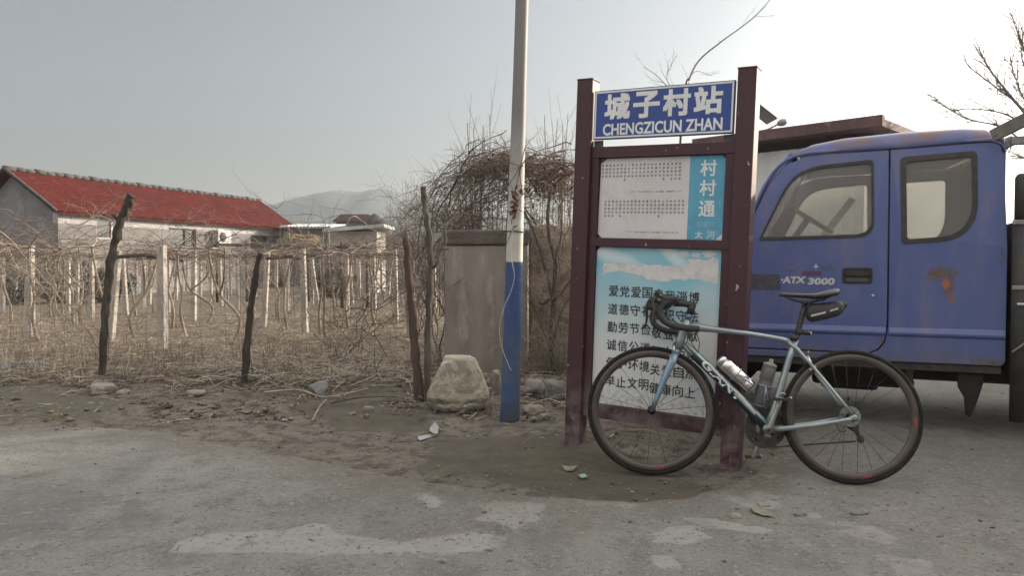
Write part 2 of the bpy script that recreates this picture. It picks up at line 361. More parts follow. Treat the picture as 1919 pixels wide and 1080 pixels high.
def paint(name, c1, c2, rough=.28, metal=.55, coat=.6, scale=3):
    m = mat(name, c1, c2, scale, rough, metal, coat=coat); return m
m_frame = paint('silver_blue_paint', (.285, .325, .335), (.20, .245, .26))
m_fork = paint('blue_paint', (.17, .25, .31), (.11, .18, .28))
m_teal = paint('dark_teal_paint', (.030, .060, .058), (.020, .042, .046))
m_blk = mat('black_plastic', (.018, .018, .018), (.028, .027, .026), 20, .5)
m_tape = mat('bar_tape', (.022, .021, .021), (.035, .033, .032), 30, .7, bump_s=.3, bump_scale=150, bump_d=.002)
m_tyre = mat('tyre_rubber', (.0085, .0082, .008), (.013, .012, .011), 14, .8, spec=.25, c3=(.035, .031, .026), scale3=35, bump_s=.3, bump_scale=200, bump_d=.001)
m_rim = mat('carbon_rim', (.066, .051, .042), (.042, .034, .030), 9, .34, c3=(.090, .070, .056), scale3=4)
m_steel = mat('brushed_steel', (.55, .54, .52), (.42, .41, .40), 30, .3, 1.0)
m_alu = mat('dull_aluminium', (.36, .35, .33), (.25, .245, .24), 25, .38, .9)
m_dkmetal = mat('dark_metal', (.07, .068, .064), (.045, .043, .04), 25, .45, .7)
m_red = mat('red_print', (.30, .035, .05), (.22, .03, .04), 30, .5)
m_white = mat('white_print', (.62, .64, .63), (.5, .53, .53), 40, .5)
m_spoke = mat('spoke_steel', (.05, .05, .05), (.035, .035, .035), 30, .4, .6)

frm = MB()
frm.tube([V(.165, .692), V(.215, .640), V(.30, .558), V(.42, .438), V(.52, .335), V(.578, .272)], [.021, .026, .026, .026, .027, .026], 14, 0, True, [.020, .026, .027, .028, .032, .036], (0, 1, 0))
n0 = len(frm.f)
frm.tube([V(.183, .783), V(.24, .778), V(.35, .765), V(.49, .749), V(.60, .733), V(.66, .722), V(.722, .700)], [.026, .022, .016, .013, .012, .013, .017], 14, 0, True, [.019, .019, .018, .017, .016, .016, .016], (0, 1, 0))
frm.tube([V(.582, .262), V(.612, .345), V(.650, .470), V(.695, .62), V(.728, .722)], [.024, .019, .018, .017, .018], 14, 0, True, [.028, .019, .017, .016, .017], (0, 1, 0))
frm.tube([V(.134, .662), V(.150, .715), V(.168, .765), V(.184, .816)], [.026, .023, .023, .024], 14, 0, True, [.026, .022, .021, .021], (0, 1, 0))
frm.tube([V(.582, .262, -.043), V(.582, .262, .043)], .025, 18, 0)
for s in (-1, 1):
    frm.tube([V(.60, .262, s * .030), V(.66, .268, s * .034), V(.80, .290, s * .048), V(.93, .318, s * .062), V(.978, .330, s * .066)], [.015, .014, .012, .010, .010], 10, 0, True, [.010, .009, .009, .007, .006], (0, 1, 0))
    frm.tube([V(.690, .712, s * .010), V(.730, .675, s * .018), V(.80, .590, s * .030), V(.92, .432, s * .056), V(.982, .350, s * .066)], [.012, .010, .008, .008, .009], 10, 0, True, [.007, .007, .006, .006, .005], (0, 1, 0))
    frm.tube([V(.966, .330, s * .066), V(.993, .337, s * .066), V(1.004, .333, s * .066)], [.011, .015, .010], 10, 0, True, .004, (0, 1, 0))
frame = frm.build('frame', [m_frame, m_teal], bike)
for po in frame.data.polygons:                               # the lower half of the down tube is painted dark
    c = po.center
    if po.index < n0 and (c.z - (.692 - (c.x - .165) * 1.015)) < .004 and c.x > .185: po.material_index = 1
# slanted silver lettering along the down tube
tdir = Vector((.578 - .24, 0, .272 - .616)).normalized(); tup = Vector((-tdir.z, 0, tdir.x))
def on_tube(a, b, d): p = V(.268, .588) + tdir * a + tup * b; dd = (.0280 + .014 * max(a, 0)) * math.sqrt(max(.08, 1 - (b / .0278) ** 2)); return p + Vector((0, -dd - .0012 - d, 0))
vs, fs = text_mesh("GIANT", on_tube, -.01, .27, -.017, .0235, bold=.03, shear=.2)
b = MB(); b.add(vs, fs); b.build('frame_lettering', m_white, frame)

fk = MB()
fk.tube([V(.133, .662), V(.127, .648), V(.118, .632)], [.024, .024, .022], 14, 0, True, [.026, .033, .040], (0, 1, 0))
for s in (-1, 1):
    fk.tube([V(.125, .645, s * .030), V(.100, .585, s * .045), V(.06, .49, s * .050), V(.025, .395, s * .051), V(.002, .337, s * .051)], [.020, .021, .016, .012, .010], 12, 0, True, [.012, .010, .009, .008, .006], (0, 1, 0))
fk.build('fork', m_fork, bike)

def torus_prof(R0, pr, org, n=96, mb=None, m=0):             # revolve closed (dr, w) profile about the wheel axle
    k = len(pr); vs = []
    for i in range(n):
        t = 2 * math.pi * i / n
        for dr, w in pr: vs.append(Vector((org.x + (R0 + dr) * math.cos(t), w, org.z + (R0 + dr) * math.sin(t))))
    fs = [(i * k + j, ((i + 1) % n) * k + j, ((i + 1) % n) * k + (j + 1) % k, i * k + (j + 1) % k) for i in range(n) for j in range(k)]
    mb.add(vs, fs, m, True)
def make_wheel(cx, front):
    C0 = V(cx, .337)
    wh = empty('wheel', C0, None, None); wh.parent = bike
    O = V(0, 0)
    t = MB(); torus_prof(.324, [(.0128 * math.cos(a), .0128 * math.sin(a)) for a in [2 * math.pi * j / 14 for j in range(14)]], O, 120, t); t.build('tyre', m_tyre, wh)
    r = MB(); torus_prof(.29, [(.026, -.0095), (.026, .0095), (.014, .0120), (.002, .0120), (-.010, .006), (-.012, 0), (-.010, -.006), (.002, -.0120), (.014, -.0120)], O, 120, r); r.build('rim', m_rim, wh)
    d = .036 if front else .045
    h = MB(); h.lathe([(.004, -d - .02), (.010, -d - .018), (.011, -d - .004), (.006, -d - .002), (.022, -d + .006), (.021, -d + .010), (.012, -d + .014), (.010, 0), (.012, d - .014), (.021, d - .010), (.022, d - .006), (.006, d + .002), (.011, d + .004), (.010, d + .018), (.004, d + .02)], O, (0, 1, 0), 20, 0); h.build('hub', m_dkmetal, wh)
    ns = 18 if front else 24
    sp = None
    for i in range(ns):
        a = 2 * math.pi * (i + .3) / ns; s = 1 if i % 2 else -1; off = 0 if front else (.55 if (i // 2) % 2 else -.55)
        s1 = MB(); s1.tube([V(.021 * math.cos(a + off * 2), .021 * math.sin(a + off * 2), s * (d - .008)), V(.280 * math.cos(a), .280 * math.sin(a), s * .002)], .0011, 5, 0); s1.build('spoke', m_spoke, wh)
    for a in ((-1.43,) if front else (-.05, -1.35)):         # small red mark on the rim
        g = MB(); k = 10
        for i in range(k):
            pass
        vs = []; fs = []
        for i in range(k + 1):
            aa = a - .075 + .15 * i / k
            for rr in (.291, .303): vs.append(V(rr * math.cos(aa), rr * math.sin(aa), -.0128))
        fs = [(2 * i, 2 * i + 1, 2 * i + 3, 2 * i + 2) for i in range(k)]
        g.add(vs, fs); g.build('rim_marking', m_red, wh)
    v = MB(); av = 3.75 if front else 1.9
    v.tube([V(.277 * math.cos(av), .277 * math.sin(av)), V(.240 * math.cos(av), .232 * math.sin(av))], .0028, 6, 0); v.build('valve', m_steel if front else m_blk, wh)
    return wh
make_wheel(0.0, True); make_wheel(.992, False)

# steering: spacers, stem, bar (turned a little towards the camera), hoods, levers
sp = MB()
sp.tube([V(.185, .818), V(.196, .850)], [.0185, .0180], 16, 0); sp.build('headset_spacer', m_fork, bike)
st = MB(); st.tube([V(.196, .848), V(.214, .905)], [.021, .019], 14, 0)
st.tube([V(.218, .892), V(.17, .903), V(.112, .909)], [.021, .017, .022], 14, 0, True, [.020, .015, .021], (0, 1, 0)); st.build('stem', m_blk, bike)
TS = R(5)
def turn(p):                                                 # rotate about the steering column
    q = p - V(.20, 0); c, s_ = math.cos(TS), math.sin(TS)
    return Vector((.20 + q.x * c - q.y * s_, q.x * s_ + q.y * c, p.z))
def catmull(pts, n=6):
    pts = [Vector(p) for p in pts]; out = []
    for i in range(len(pts) - 1):
        p0 = pts[max(i - 1, 0)]; p1 = pts[i]; p2 = pts[i + 1]; p3 = pts[min(i + 2, len(pts) - 1)]
        for k in range(n):
            t = k / n; out.append(.5 * ((2 * p1) + (-p0 + p2) * t + (2 * p0 - 5 * p1 + 4 * p2 - p3) * t * t + (-p0 + 3 * p1 - 3 * p2 + p3) * t ** 3))
    out.append(pts[-1]); return out
bar_half = [V(.112, .909, 0), V(.112, .911, -.08), V(.108, .910, -.16), V(.088, .902, -.196), V(.055, .893, -.205), V(.026, .868, -.206), V(.020, .830, -.207), V(.040, .795, -.208), V(.085, .772, -.209), V(.145, .762, -.210), V(.212, .757, -.210)]
bars = MB()
full = [Vector((p.x, -p.y, p.z)) for p in bar_half[::-1]] + bar_half[1:]
bars.tube([turn(p) for p in catmull(full, 5)], .0135, 10, 0); hb = bars.build('handlebar', m_blk, bike)
for s in (1, -1):
    mirror = lambda p: turn(Vector((p.x, p.y * s, p.z)))
    tp = MB(); pp = catmull(bar_half[2:], 5); tp.tube([mirror(p) for p in pp], [.0165 + .0007 * math.sin(i * 2.1) for i in range(len(pp))], 12, 0); tp.build('bar_tape', m_tape, hb)
    ho = MB(); hp = catmull([V(.100, .906, -.204), V(.075, .908, -.205), V(.048, .906, -.206), V(.026, .916, -.206), V(.010, .936, -.206), V(.000, .944, -.206)], 4)
    ho.tube([mirror(p) for p in hp], [.012 + .008 * math.sin(min(1, i / 8) * 1.57) for i in range(len(hp))], 12, 0, True, .016, (0, 1, 0))
    ho.tube([mirror(p) for p in catmull([V(.040, .900, -.206), V(.018, .895, -.206), V(-.004, .910, -.206)], 4)], [.020, .021, .021, .021, .020, .019, .018, .017, .014], 12, 0, True, .015, (0, 1, 0))
    hd = ho.build('brake_hood', m_blk, hb)
    lv = MB(); lp = catmull([V(-.004, .925, -.206), V(-.014, .885, -.208), V(-.010, .845, -.212), V(-.014, .810, -.214), V(-.026, .780, -.216)], 5)
    lv.tube([mirror(p) for p in lp], [.010 - .006 * i / len(lp) for i in range(len(lp))], 8, 0, True, [.012 - .004 * i / len(lp) for i in range(len(lp))], (0, 1, 0)); lv.build('brake_lever', m_dkmetal, hd)
    for q in (V(.020, .925, -.2235), V(.012, .900, -.2225)):
        bo = MB(); p = mirror(q); p2 = mirror(q + Vector((0, -.003, 0))); bo.tube([p, p2], .0035, 8, 0); bo.build('bolt', m_steel, hd)
# cables
for pts in ([V(.030, .900, -.19), V(.085, .86, -.13), V(.10, .82, -.06), V(.16, .775, -.035), V(.185, .74, -.026)], [V(.030, .900, .19), V(.06, .87, .13), V(.075, .83, .06), V(.155, .785, -.032), V(.20, .73, -.03)],
            [V(.205, .775, -.032), V(.235, .725, -.045), V(.243, .685, -.036), V(.235, .645, -.026)], [V(.165, .78, -.03), V(.192, .72, -.046), V(.215, .675, -.036), V(.240, .645, -.024)], [V(.06, .88, -.16), V(.085, .80, -.08), V(.10, .74, -.03), V(.105, .70, -.01)]):
    cb = MB(); cb.tube(catmull(pts, 6), .0022, 6, 0); cb.build('cable', m_blk, bike)

# rim brakes
for (x, z, fr) in ((.100, .668, True), (.800, .628, False)):
    br = MB(); ang = math.atan2(z - .337, x - (0 if fr else .992)); rd = Vector((math.cos(ang), 0, math.sin(ang))); tg = Vector((-rd.z, 0, rd.x)); c0 = V(0 if fr else .992, .337)
    k = -1 if fr else 1
    for s in (-1, 1):
        br.tube(catmull([c0 + rd * .362 + tg * .006 * k, c0 + rd * .356 + tg * .012 * k + Vector((0, s * .022, 0)), c0 + rd * .330 + tg * .018 * k + Vector((0, s * .030, 0)), c0 + rd * .302 + tg * .022 * k + Vector((0, s * .020, 0))], 4), .0065, 8, 0)
        br.box(c0 + rd * .303 + tg * .022 * k + Vector((0, s * .018, 0)), (.036, .007, .012), Matrix.Rotation(-ang + math.pi / 2, 3, 'Y'))
    br.tube([c0 + rd * .362 + tg * .006 * k, c0 + rd * .385 - tg * .008 + Vector((0, -.022, 0))], .004, 6, 0)
    br.build('brake_caliper', m_steel, bike)

# seat post, saddle
po = MB(); po.tube([V(.722, .70), V(.745, .78), V(.764, .855), V(.780, .915)], [.0150, .0145, .0145, .0140], 12, 0, True, [.013] * 4, (0, 1, 0)); spo = po.build('seat_post', m_blk, bike)
pc = MB(); pc.tube([V(.718, .715), V(.728, .745)], .0215, 14, 0); pc.build('seat_clamp', m_dkmetal, bike)
tl = MB(); tl.tube([V(.755, .762, -.002), V(.800, .755, -.004)], [.012, .013], 12, 0); tl.tube([V(.800, .755, -.004), V(.806, .754, -.004)], [.012, .009], 12, 1); tl.tube([V(.738, .765), V(.758, .760)], .019, 14, 0); tl.build('tail_light', [m_blk, m_steel], bike)
sd = MB(); NS = 22; MS = 14; vs = []
for i in range(NS + 1):
    t = i / NS; x = .652 + .285 * t
    hw = (.012 + .014 * min(1, t * 4)) + .048 * sstep(.38, .9, t); hw = float(hw) * (1 if t < .94 else (1 - (t - .94) * 5))
    zt = .962 - .006 * math.sin(t * 3.14) + .020 * float(sstep(.55, .95, t)) - .004 * (1 - t)
    for j in range(MS):
        a = 2 * math.pi * j / MS; yy = math.cos(a) * hw; zz = math.sin(a)
        drop = .022 * (yy / .075) ** 2
        vs.append(V(x, zt - drop + (zz * .008 if zz > 0 else zz * (.014 + .016 * float(sstep(.3, .9, t)))), yy))
fs = [(i * MS + j, i * MS + (j + 1) % MS, (i + 1) * MS + (j + 1) % MS, (i + 1) * MS + j) for i in range(NS) for j in range(MS)] + [tuple(range(MS - 1, -1, -1)), tuple(range(NS * MS, (NS + 1) * MS))]
sd.add(vs, fs, 0, True); m_sad = mat('saddle_cover', (.035, .034, .034), (.05, .048, .047), 40, .42); sad = sd.build('saddle', m_sad, bike)
rl = MB()
for s in (-1, 1): rl.tube(catmull([V(.675, .948, s * .006), V(.71, .932, s * .018), V(.75, .921, s * .022), V(.83, .921, s * .024), V(.90, .945, s * .035)], 5), .0035, 8, 0)
rl.box(V(.785, .917), (.045, .055, .016)); rl.tube([V(.785, .917, -.03), V(.785, .917, -.036)], .006, 10, 0); rl.build('saddle_rail', m_dkmetal, sad)

# drive train on the far side
cr = MB()
for (rr, w, th) in ((.101, .046, .0035), (.072, .038, .0035)):
    k = 50 if rr > .09 else 36; pts = []
    for i in range(k * 2):
        a = math.pi * i / k; r_ = rr + (.003 if i % 2 else -.003); pts.append((r_ * math.cos(a), r_ * math.sin(a)))
    inn = [(.066 * math.cos(math.pi * i / k), .066 * math.sin(math.pi * i / k)) for i in range(k * 2)] if rr > .09 else [(.05 * math.cos(math.pi * i / k), .05 * math.sin(math.pi * i / k)) for i in range(k * 2)]
    vs = []
    for (q, d_) in ((pts, 0), (pts, th), (inn, th), (inn, 0)): vs += [V(.582 + x, .262 + z, w + d_) for x, z in q]
    K = k * 2; fs = [(r0 * K + i, r0 * K + (i + 1) % K, ((r0 + 1) % 4) * K + (i + 1) % K, ((r0 + 1) % 4) * K + i) for r0 in range(4) for i in range(K)]
    cr.add(vs, fs, 0)
for i in range(4):
    a = .9 + i * math.pi / 2; cr.tube([V(.582, .262, .05), V(.582 + .08 * math.cos(a), .262 + .08 * math.sin(a), .047)], [.016, .010], 8, 0, True, .005, (0, 1, 0))
cr.build('chainring', m_dkmetal, bike)
ad = Vector((.055, 0, .146)).normalized()
for s, sg in ((-1, 1), (1, -1)):
    c0 = V(.582, .262, s * .062); c1 = c0 + ad * sg * .166 + Vector((0, s * .008, 0))
    ca = MB(); ca.tube([c0 - ad * sg * .012, c0, c0 + ad * sg * .05, c1, c1 + ad * sg * .010], [.012, .0175, .013, .0125, .007], 12, 0, True, [.007, .010, .008, .007, .005], (0, 1, 0))
    arm = ca.build('crank_arm', m_alu, bike)
    bo = MB(); bo.tube([c0 + Vector((0, s * .009, 0)), c0 + Vector((0, s * .0115, 0))], .0085, 12, 0); bo.build('bolt', m_dkmetal, arm)
    pd = MB(); cp = c1 + Vector((0, s * .034, 0))
    pd.tube([c1, c1 + Vector((0, s * .06, 0))], .006, 8, 0)
    pd.box(cp + Vector((.008, 0, 0)), (.062, .046, .013)); pd.tube([cp + Vector((-.03, -.022, .0)), cp + Vector((-.03, .022, 0))], .009, 8, 0); pd.tube([cp + Vector((.040, -.02, .008)), cp + Vector((.040, .02, .008))], .006, 8, 1)
    pd.build('pedal', [m_blk, m_steel], arm)
cs = MB()
for i in range(9): cs.lathe([(.020, .028 + i * .0042), (.052 - i * .0034, .028 + i * .0042), (.052 - i * .0034, .0302 + i * .0042), (.020, .0302 + i * .0042)], V(.992, .337), (0, 1, 0), 36, 0, True, False)
cs.build('cassette', m_alu, bike)
ch = MB()
def link_run(p, q, n):
    for i in range(n):
        c = p.lerp(q, (i + .5) / n); ch.box(c, ((q - p).length / n * .92, .006 if i % 2 else .0045, .008), Matrix.Rotation(-math.atan2(q.z - p.z, q.x - p.x), 3, 'Y'))
link_run(V(.590, .364, .048), V(.988, .384, .045), 32); link_run(V(.605, .164, .048), V(1.022, .212, .045), 34)
link_run(V(1.045, .232, .045), V(1.020, .285, .045), 5)
for i in range(16):
    a0 = math.pi * (.5 + i / 16); a1 = math.pi * (.5 + (i + 1) / 16); link_run(V(.582 + .102 * math.cos(a0), .262 + .102 * math.sin(a0), .048), V(.582 + .102 * math.cos(a1), .262 + .102 * math.sin(a1), .048), 2)
ch.build('chain', m_dkmetal, bike)
rd = MB(); rd.tube([V(.998, .325, .075), V(1.000, .285, .078), V(1.025, .268, .07)], [.012, .014, .014], 10, 0, True, .010, (0, 1, 0)); rd.tube([V(1.022, .276, .05), V(1.045, .218, .05)], .011, 10, 0, True, .006, (0, 1, 0))
for p in (V(1.018, .285, .045), V(1.043, .222, .045)): rd.lathe([(.004, -.003), (.019, -.003), (.019, .003), (.004, .003)], p, (0, 1, 0), 14, 0, True, False)
rd.tube(catmull([V(.93, .31, .07), V(.955, .255, .085), V(.985, .262, .082)], 5), .0022, 6, 0); rd.build('rear_derailleur', m_dkmetal, bike)
fd = MB(); fd.box(V(.625, .375, .05), (.085, .014, .022), Matrix.Rotation(R(-35), 3, 'Y')); fd.tube([V(.655, .43, .02), V(.672, .405, .03), V(.650, .385, .045)], [.014, .016, .010], 10, 0); fd.tube(catmull([V(.640, .435, -.022), V(.655, .447, -.024), V(.672, .44, -.024)], 4), .003, 6, 1); fd.build('front_derailleur', [m_blk, m_steel], bike)

# bottle cages belong to the bicycle, bottles are things of their own
m_cage = mat('cage_wire', (.28, .33, .42), (.2, .24, .34), 30, .35, .6)
BD = Vector((.51 - .363, 0, .469 - .604)).normalized()
BU = Vector((-BD.z, 0, BD.x))
cg = MB(); cb0 = V(.362, .598) + BD * .09 + BU * .012
def ring(c, ax, r, n=18, a0=0, a1=6.283):
    ax = ax.normalized(); a = Vector((0, 1, 0)); b_ = ax.cross(a); return [c + (a * math.cos(t) + b_ * math.sin(t)) * r for t in [a0 + (a1 - a0) * i / n for i in range(n + 1)]]
SD = Vector((-.085, 0, -.315)).normalized()
def cage(c, ax, r, name='bottle_cage'):
    g = MB(); g.tube(ring(c, ax, r), .0028, 6, 0); p1 = c + ax * .105
    for s in (-1, 1):
        side = ax.cross(Vector((0, 1, 0))); g.tube([c + Vector((0, s * r, 0)), c.lerp(p1, .55) + side * .7 * r * 1 + Vector((0, s * r * .75, 0)), p1 + side * -.6 * r + Vector((0, s * r * .8, 0))], .0028, 6, 0)
        g.tube([c + Vector((0, s * r * .98, 0)), p1 + side * r * .5 + Vector((0, s * r * .9, 0)), p1 + Vector((0, s * r * .6, 0))], .0026, 6, 0)
    g.tube(ring(p1, ax, r * .9), .0026, 6, 0)
    return g.build(name, m_cage, bike)
B1 = V(.362, .600); B2 = V(.602, .590)
cage(B1 + BD * .095, BD, .040); cage(B2 + SD * .115, SD, .040)
def bike_thing(name, org, label, cat):
    e = empty(name, (0, 0, 0), label, cat); M = BM4.copy(); M.translation = BM4 @ org; e.matrix_world = M; return e
m_flask = mat('polished_steel', (.70, .68, .64), (.58, .57, .55), 12, .22, 1.0)
bt = bike_thing('drink_bottle', B1, 'shiny steel drink bottle in the cage on the sloping down tube', 'bottle')
g = MB(); g.lathe([(.026, .010), (.030, .006), (.035, .010), (.036, .05), (.0345, .053), (.036, .056), (.0345, .060), (.036, .064), (.0345, .068), (.036, .072), (.036, .150), (.034, .153), (.036, .157), (.036, .188), (.031, .195)], V(0, 0), BD, 28, 0); g.build('bottle_body', m_flask, bt)
g = MB(); g.lathe([(.012, -.010), (.029, -.008), (.032, 0), (.032, .018), (.030, .0195)], V(0, 0) - BD * .012, BD, 28, 0); g.build('bottle_cap', m_flask, bt)
m_grey = mat('grey_plastic', (.085, .082, .080), (.065, .063, .062), 20, .5); m_cap = mat('pale_grey_plastic', (.22, .215, .205), (.17, .165, .16), 30, .5)
bt = bike_thing('drink_bottle', B2, 'dark grey plastic drink bottle standing in the cage on the seat tube', 'bottle')
g = MB(); g.lathe([(.030, .012), (.035, .016), (.036, .075), (.033, .085), (.033, .095), (.036, .105), (.036, .205), (.033, .212)], V(0, 0), SD, 28, 0); g.build('bottle_body', m_grey, bt)
g = MB(); g.lathe([(.008, -.030), (.012, -.028), (.010, -.014), (.016, -.010), (.030, -.006), (.034, -.002), (.034, .010), (.031, .012)], V(0, 0), SD, 28, 0); g.build('bottle_cap', m_cap, bt)
bg_ = bike_thing('saddle_bag', V(.87, .865), 'black rounded saddle bag with grey reflective strip under the bicycle saddle', 'bag')
g = MB(); vs = []; NL = 16; NR = 16
for i in range(NL + 1):
    t = i / NL; x = -.085 + .185 * t; zc = -.006 + .018 * t + .016 * t * t; hh = (.050 - .012 * t) * math.sqrt(max(.02, 1 - max(0, (t - .78) / .22) ** 2)) * math.sqrt(max(.3, 1 - max(0, (.14 - t) / .14) ** 2)); ww = (.030 + .016 * t) * math.sqrt(max(.05, 1 - max(0, (t - .8) / .2) ** 2))
    for j in range(NR):
        a = 2 * math.pi * j / NR; ca, sa = math.cos(a), math.sin(a); q = 2.6
        vs.append(V(x, zc + math.copysign(abs(sa) ** (2 / q), sa) * hh, math.copysign(abs(ca) ** (2 / q), ca) * ww))
fs = [(i * NR + j, i * NR + (j + 1) % NR, (i + 1) * NR + (j + 1) % NR, (i + 1) * NR + j) for i in range(NL) for j in range(NR)] + [tuple(range(NR - 1, -1, -1)), tuple(range(NL * NR, (NL + 1) * NR))]
m_bag = mat('bag_nylon', (.022, .021, .022), (.034, .031, .030), 18, .62, bump_s=.4, bump_scale=60, bump_d=.004); g.add(vs, fs, 0, True); g.build('bag_body', m_bag, bg_)
m_refl = mat('reflective_tape', (.45, .45, .46), (.36, .36, .37), 30, .4)
for (x0, x1, z0, z1) in ((-.070, .000, -.022, -.004), (.022, .060, .004, .016)):
    g = MB(); k = 6; vs = []
    for i in range(k + 1):
        t = i / k; x = x0 + (x1 - x0) * t; z = z0 + (z1 - z0) * t; tt = (x + .085) / .185; w = (.030 + .016 * tt) + .0015
        vs += [V(x, z - .004, -w), V(x, z + .005, -w)]
    g.add(vs, [(2 * i, 2 * i + 1, 2 * i + 3, 2 * i + 2) for i in range(k)]); g.build('reflective_strip', m_refl, bg_)
g = MB(); g.tube([V(-.07, .045, -.02), V(-.04, .062, -.028), V(0, .062, -.03)], .006, 8, 0, True, .012, (0, 1, 0)); g.tube([V(.09, .03, 0), V(.108, .052, 0)], [.018, .012], 8, 0); g.build('strap', m_blk, bg_)
# ================================================================ BUS STOP SIGN  (local: x along the board, z up, y away)
SS = .962
so = Vector((0, 0, CH)) + (Vector((1.158, 4.231, 0)) - Vector((0, 0, CH))) * SS
sy, sr = -.528, .038
sa = Vector((math.cos(sy), math.sin(sy), 0)); sn = Vector((-math.sin(sy), math.cos(sy), 0)); sz = Vector((0, 0, 1))
sa2 = sa * math.cos(sr) - sz * math.sin(sr); su2 = sz * math.cos(sr) + sa * math.sin(sr)
sign = empty('bus_stop_sign', so, 'maroon framed bus stop sign with blue name board and two posters', 'sign')
SM = Matrix(((sa2.x, sn.x, su2.x, 0), (sa2.y, sn.y, su2.y, 0), (sa2.z, sn.z, su2.z, 0), (0, 0, 0, 1))); SM.translation = so; sign.matrix_world = SM
# maroon paint with chips and a pale worn foot
m_mar, nt, nd, lk, p = new_mat('maroon_paint')
c = mix_col(nt, noise_fac(nt, 4, .3, .7, 6, stretch=(1, 1, .3)), (.054, .0140, .0235), (.038, .0110, .018))
c = mix_col(nt, noise_fac(nt, 60, .50, .8, 4), c, (.066, .022, .028))
tc = nd.new('ShaderNodeTexCoord'); sx = nd.new('ShaderNodeSeparateXYZ'); lk.new(tc.outputs['Object'], sx.inputs[0])
mr = nd.new('ShaderNodeMapRange'); mr.inputs[1].default_value = .42; mr.inputs[2].default_value = .05; lk.new(sx.outputs['Z'], mr.inputs[0])
mm = nd.new('ShaderNodeMath'); mm.operation = 'MULTIPLY'; lk.new(mr.outputs[0], mm.inputs[0]); lk.new(noise_fac(nt, 7, .42, .58, 8), mm.inputs[1])
m2 = nd.new('ShaderNodeMath'); m2.operation = 'MULTIPLY'; m2.inputs[1].default_value = .8; lk.new(mm.outputs[0], m2.inputs[0])
c = mix_col(nt, m2.outputs[0], c, (.20, .165, .155))
c = mix_col(nt, noise_fac(nt, 30, .675, .69, 4, .65, stretch=(1, 1, .45)), c, (.42, .39, .37))
lk.new(c, p.inputs['Base Color']); p.inputs['Roughness'].default_value = .55; bump(nt, noise_fac(nt, 40, 0, 1), .25, .004)
def SP(u, v, d=0.0): return Vector((u * SS, d, v * SS))
PW = .103
for (u0, vt) in ((-.967, 2.188), (0.0, 2.171)):
    g = MB(); g.box(SP(u0 + PW / 2, (vt - .10) / 2, .055), (PW * SS, .105, (vt + .10) * SS)); po = g.build('post', m_mar, sign, bevel=.006)
    g = MB(); g.box(SP(u0 + PW / 2, vt + .004, .055), (PW * SS + .004, .109, .010)); g.build('post_cap', mat('post_cap_plastic', (.09, .03, .036), (.06, .02, .028), 20, .6), po, bevel=.003)
def bar(name, u0, u1, v0, v1, d0, d1, m=m_mar, par=sign, bev=.003):
    g = MB(); g.box(SP((u0 + u1) / 2, (v0 + v1) / 2, (d0 + d1) / 2), ((u1 - u0) * SS, d1 - d0, (v1 - v0) * SS)); return g.build(name, m, par, bevel=bev)
bar('rail', -.8655, -.001, 1.718, 1.785, .030, .080); bar('rail', -.8655, -.001, 1.184, 1.234, .031, .079); bar('rail', -.8655, -.001, .135, .222, .030, .080)
bar('stile', -.865, -.818, .2225, 1.7175, .033, .078); bar('stile', -.052, -.0005, .2225, 1.7175, .033, .078)
m_back = mat('backing_sheet', (.10, .09, .085), (.07, .065, .06), 8, .7)
bar('backing_panel', -.8175, -.0525, .2225, 1.7175, .058, .066, m_back)
# name board
m_blue = mat('sign_blue', (.020, .055, .27), (.026, .062, .24), 5, .42, c3=(.04, .08, .26), scale3=60)
m_sw = mat('sign_white', (.74, .74, .74), (.64, .65, .66), 9, .5)
m_edge = mat('board_edge_metal', (.10, .10, .12), (.07, .07, .08), 20, .5, .5)
bd = bar('name_board', -.856, -.014, 1.827, 2.118, .022, .045, m_edge, bev=.002)
bar('board_face', -.852, -.018, 1.831, 2.114, .0195, .0215, m_blue, bd, 0)
f0, f1, g0, g1, t = -.850, -.020, 1.833, 2.112, .010
for q in ((f0, f1, g1 - t, g1), (f0, f1, g0, g0 + t), (f0, f0 + t, g0 + t, g1 - t), (f1 - t, f1, g0 + t, g1 - t)): bar('white_border', *q, .0185, .0195, m_sw, bd, 0)
bar('bracket', -.862, -.80, 1.786, 1.826, .05, .058, m_edge); bar('bracket', -.075, -.008, 1.786, 1.826, .05, .058, m_edge)
def lettering(name, body, u0, u1, v0, v1, m, par, d, bold=0.0, shear=0.0):
    vs, fs = text_mesh(body, lambda a, b, dd: SP(a, b, dd), u0, u1, v0, v1, bold, shear=shear, d=d); g = MB(); g.add(vs, fs); o = g.build(name, m, par)
    return o
CJK = "城子村站"
for i, chx in enumerate(CJK): lettering('station_name', chx, -.786 + i * .1815, -.786 + i * .1815 + .163, 1.940, 2.094, m_sw, bd, .0178, bold=.03)
lettering('station_name_latin', "CHENGZICUN ZHAN", -.792, -.074, 1.848, 1.918, m_sw, bd, .0178, bold=.028)
# route poster
m_pw = mat('poster_white', (.64, .61, .62), (.58, .55, .56), 3, .55, c3=(.56, .52, .51), scale3=12)
m_pb = mat('poster_blue', (.10, .36, .50), (.085, .31, .45), 4, .5, c3=(.14, .40, .54), scale3=20)
m_ink = mat('black_ink', (.022, .022, .024), (.035, .035, .037), 60, .6); m_ink2 = mat('faded_grey_ink', (.13, .12, .12), (.20, .19, .19), 40, .6)
def cutrect(u0, u1, v0, v1, c): 
    a, b, cc, d = c; return [(u0 + a, v0), (u1 - b, v0), (u1, v0 + b), (u1, v1 - cc), (u1 - cc, v1), (u0 + d, v1), (u0, v1 - d), (u0, v0 + a)]
ps = MB(); ps.prism([(-.8165, 1.262), (-.79, 1.237), (-.26, 1.237), (-.26, 1.714), (-.77, 1.714), (-.81, 1.685)], lambda a, b, d: SP(a, b, d), .0565, .0545)
pst = ps.build('route_poster', m_pw, sign, fixn=True)
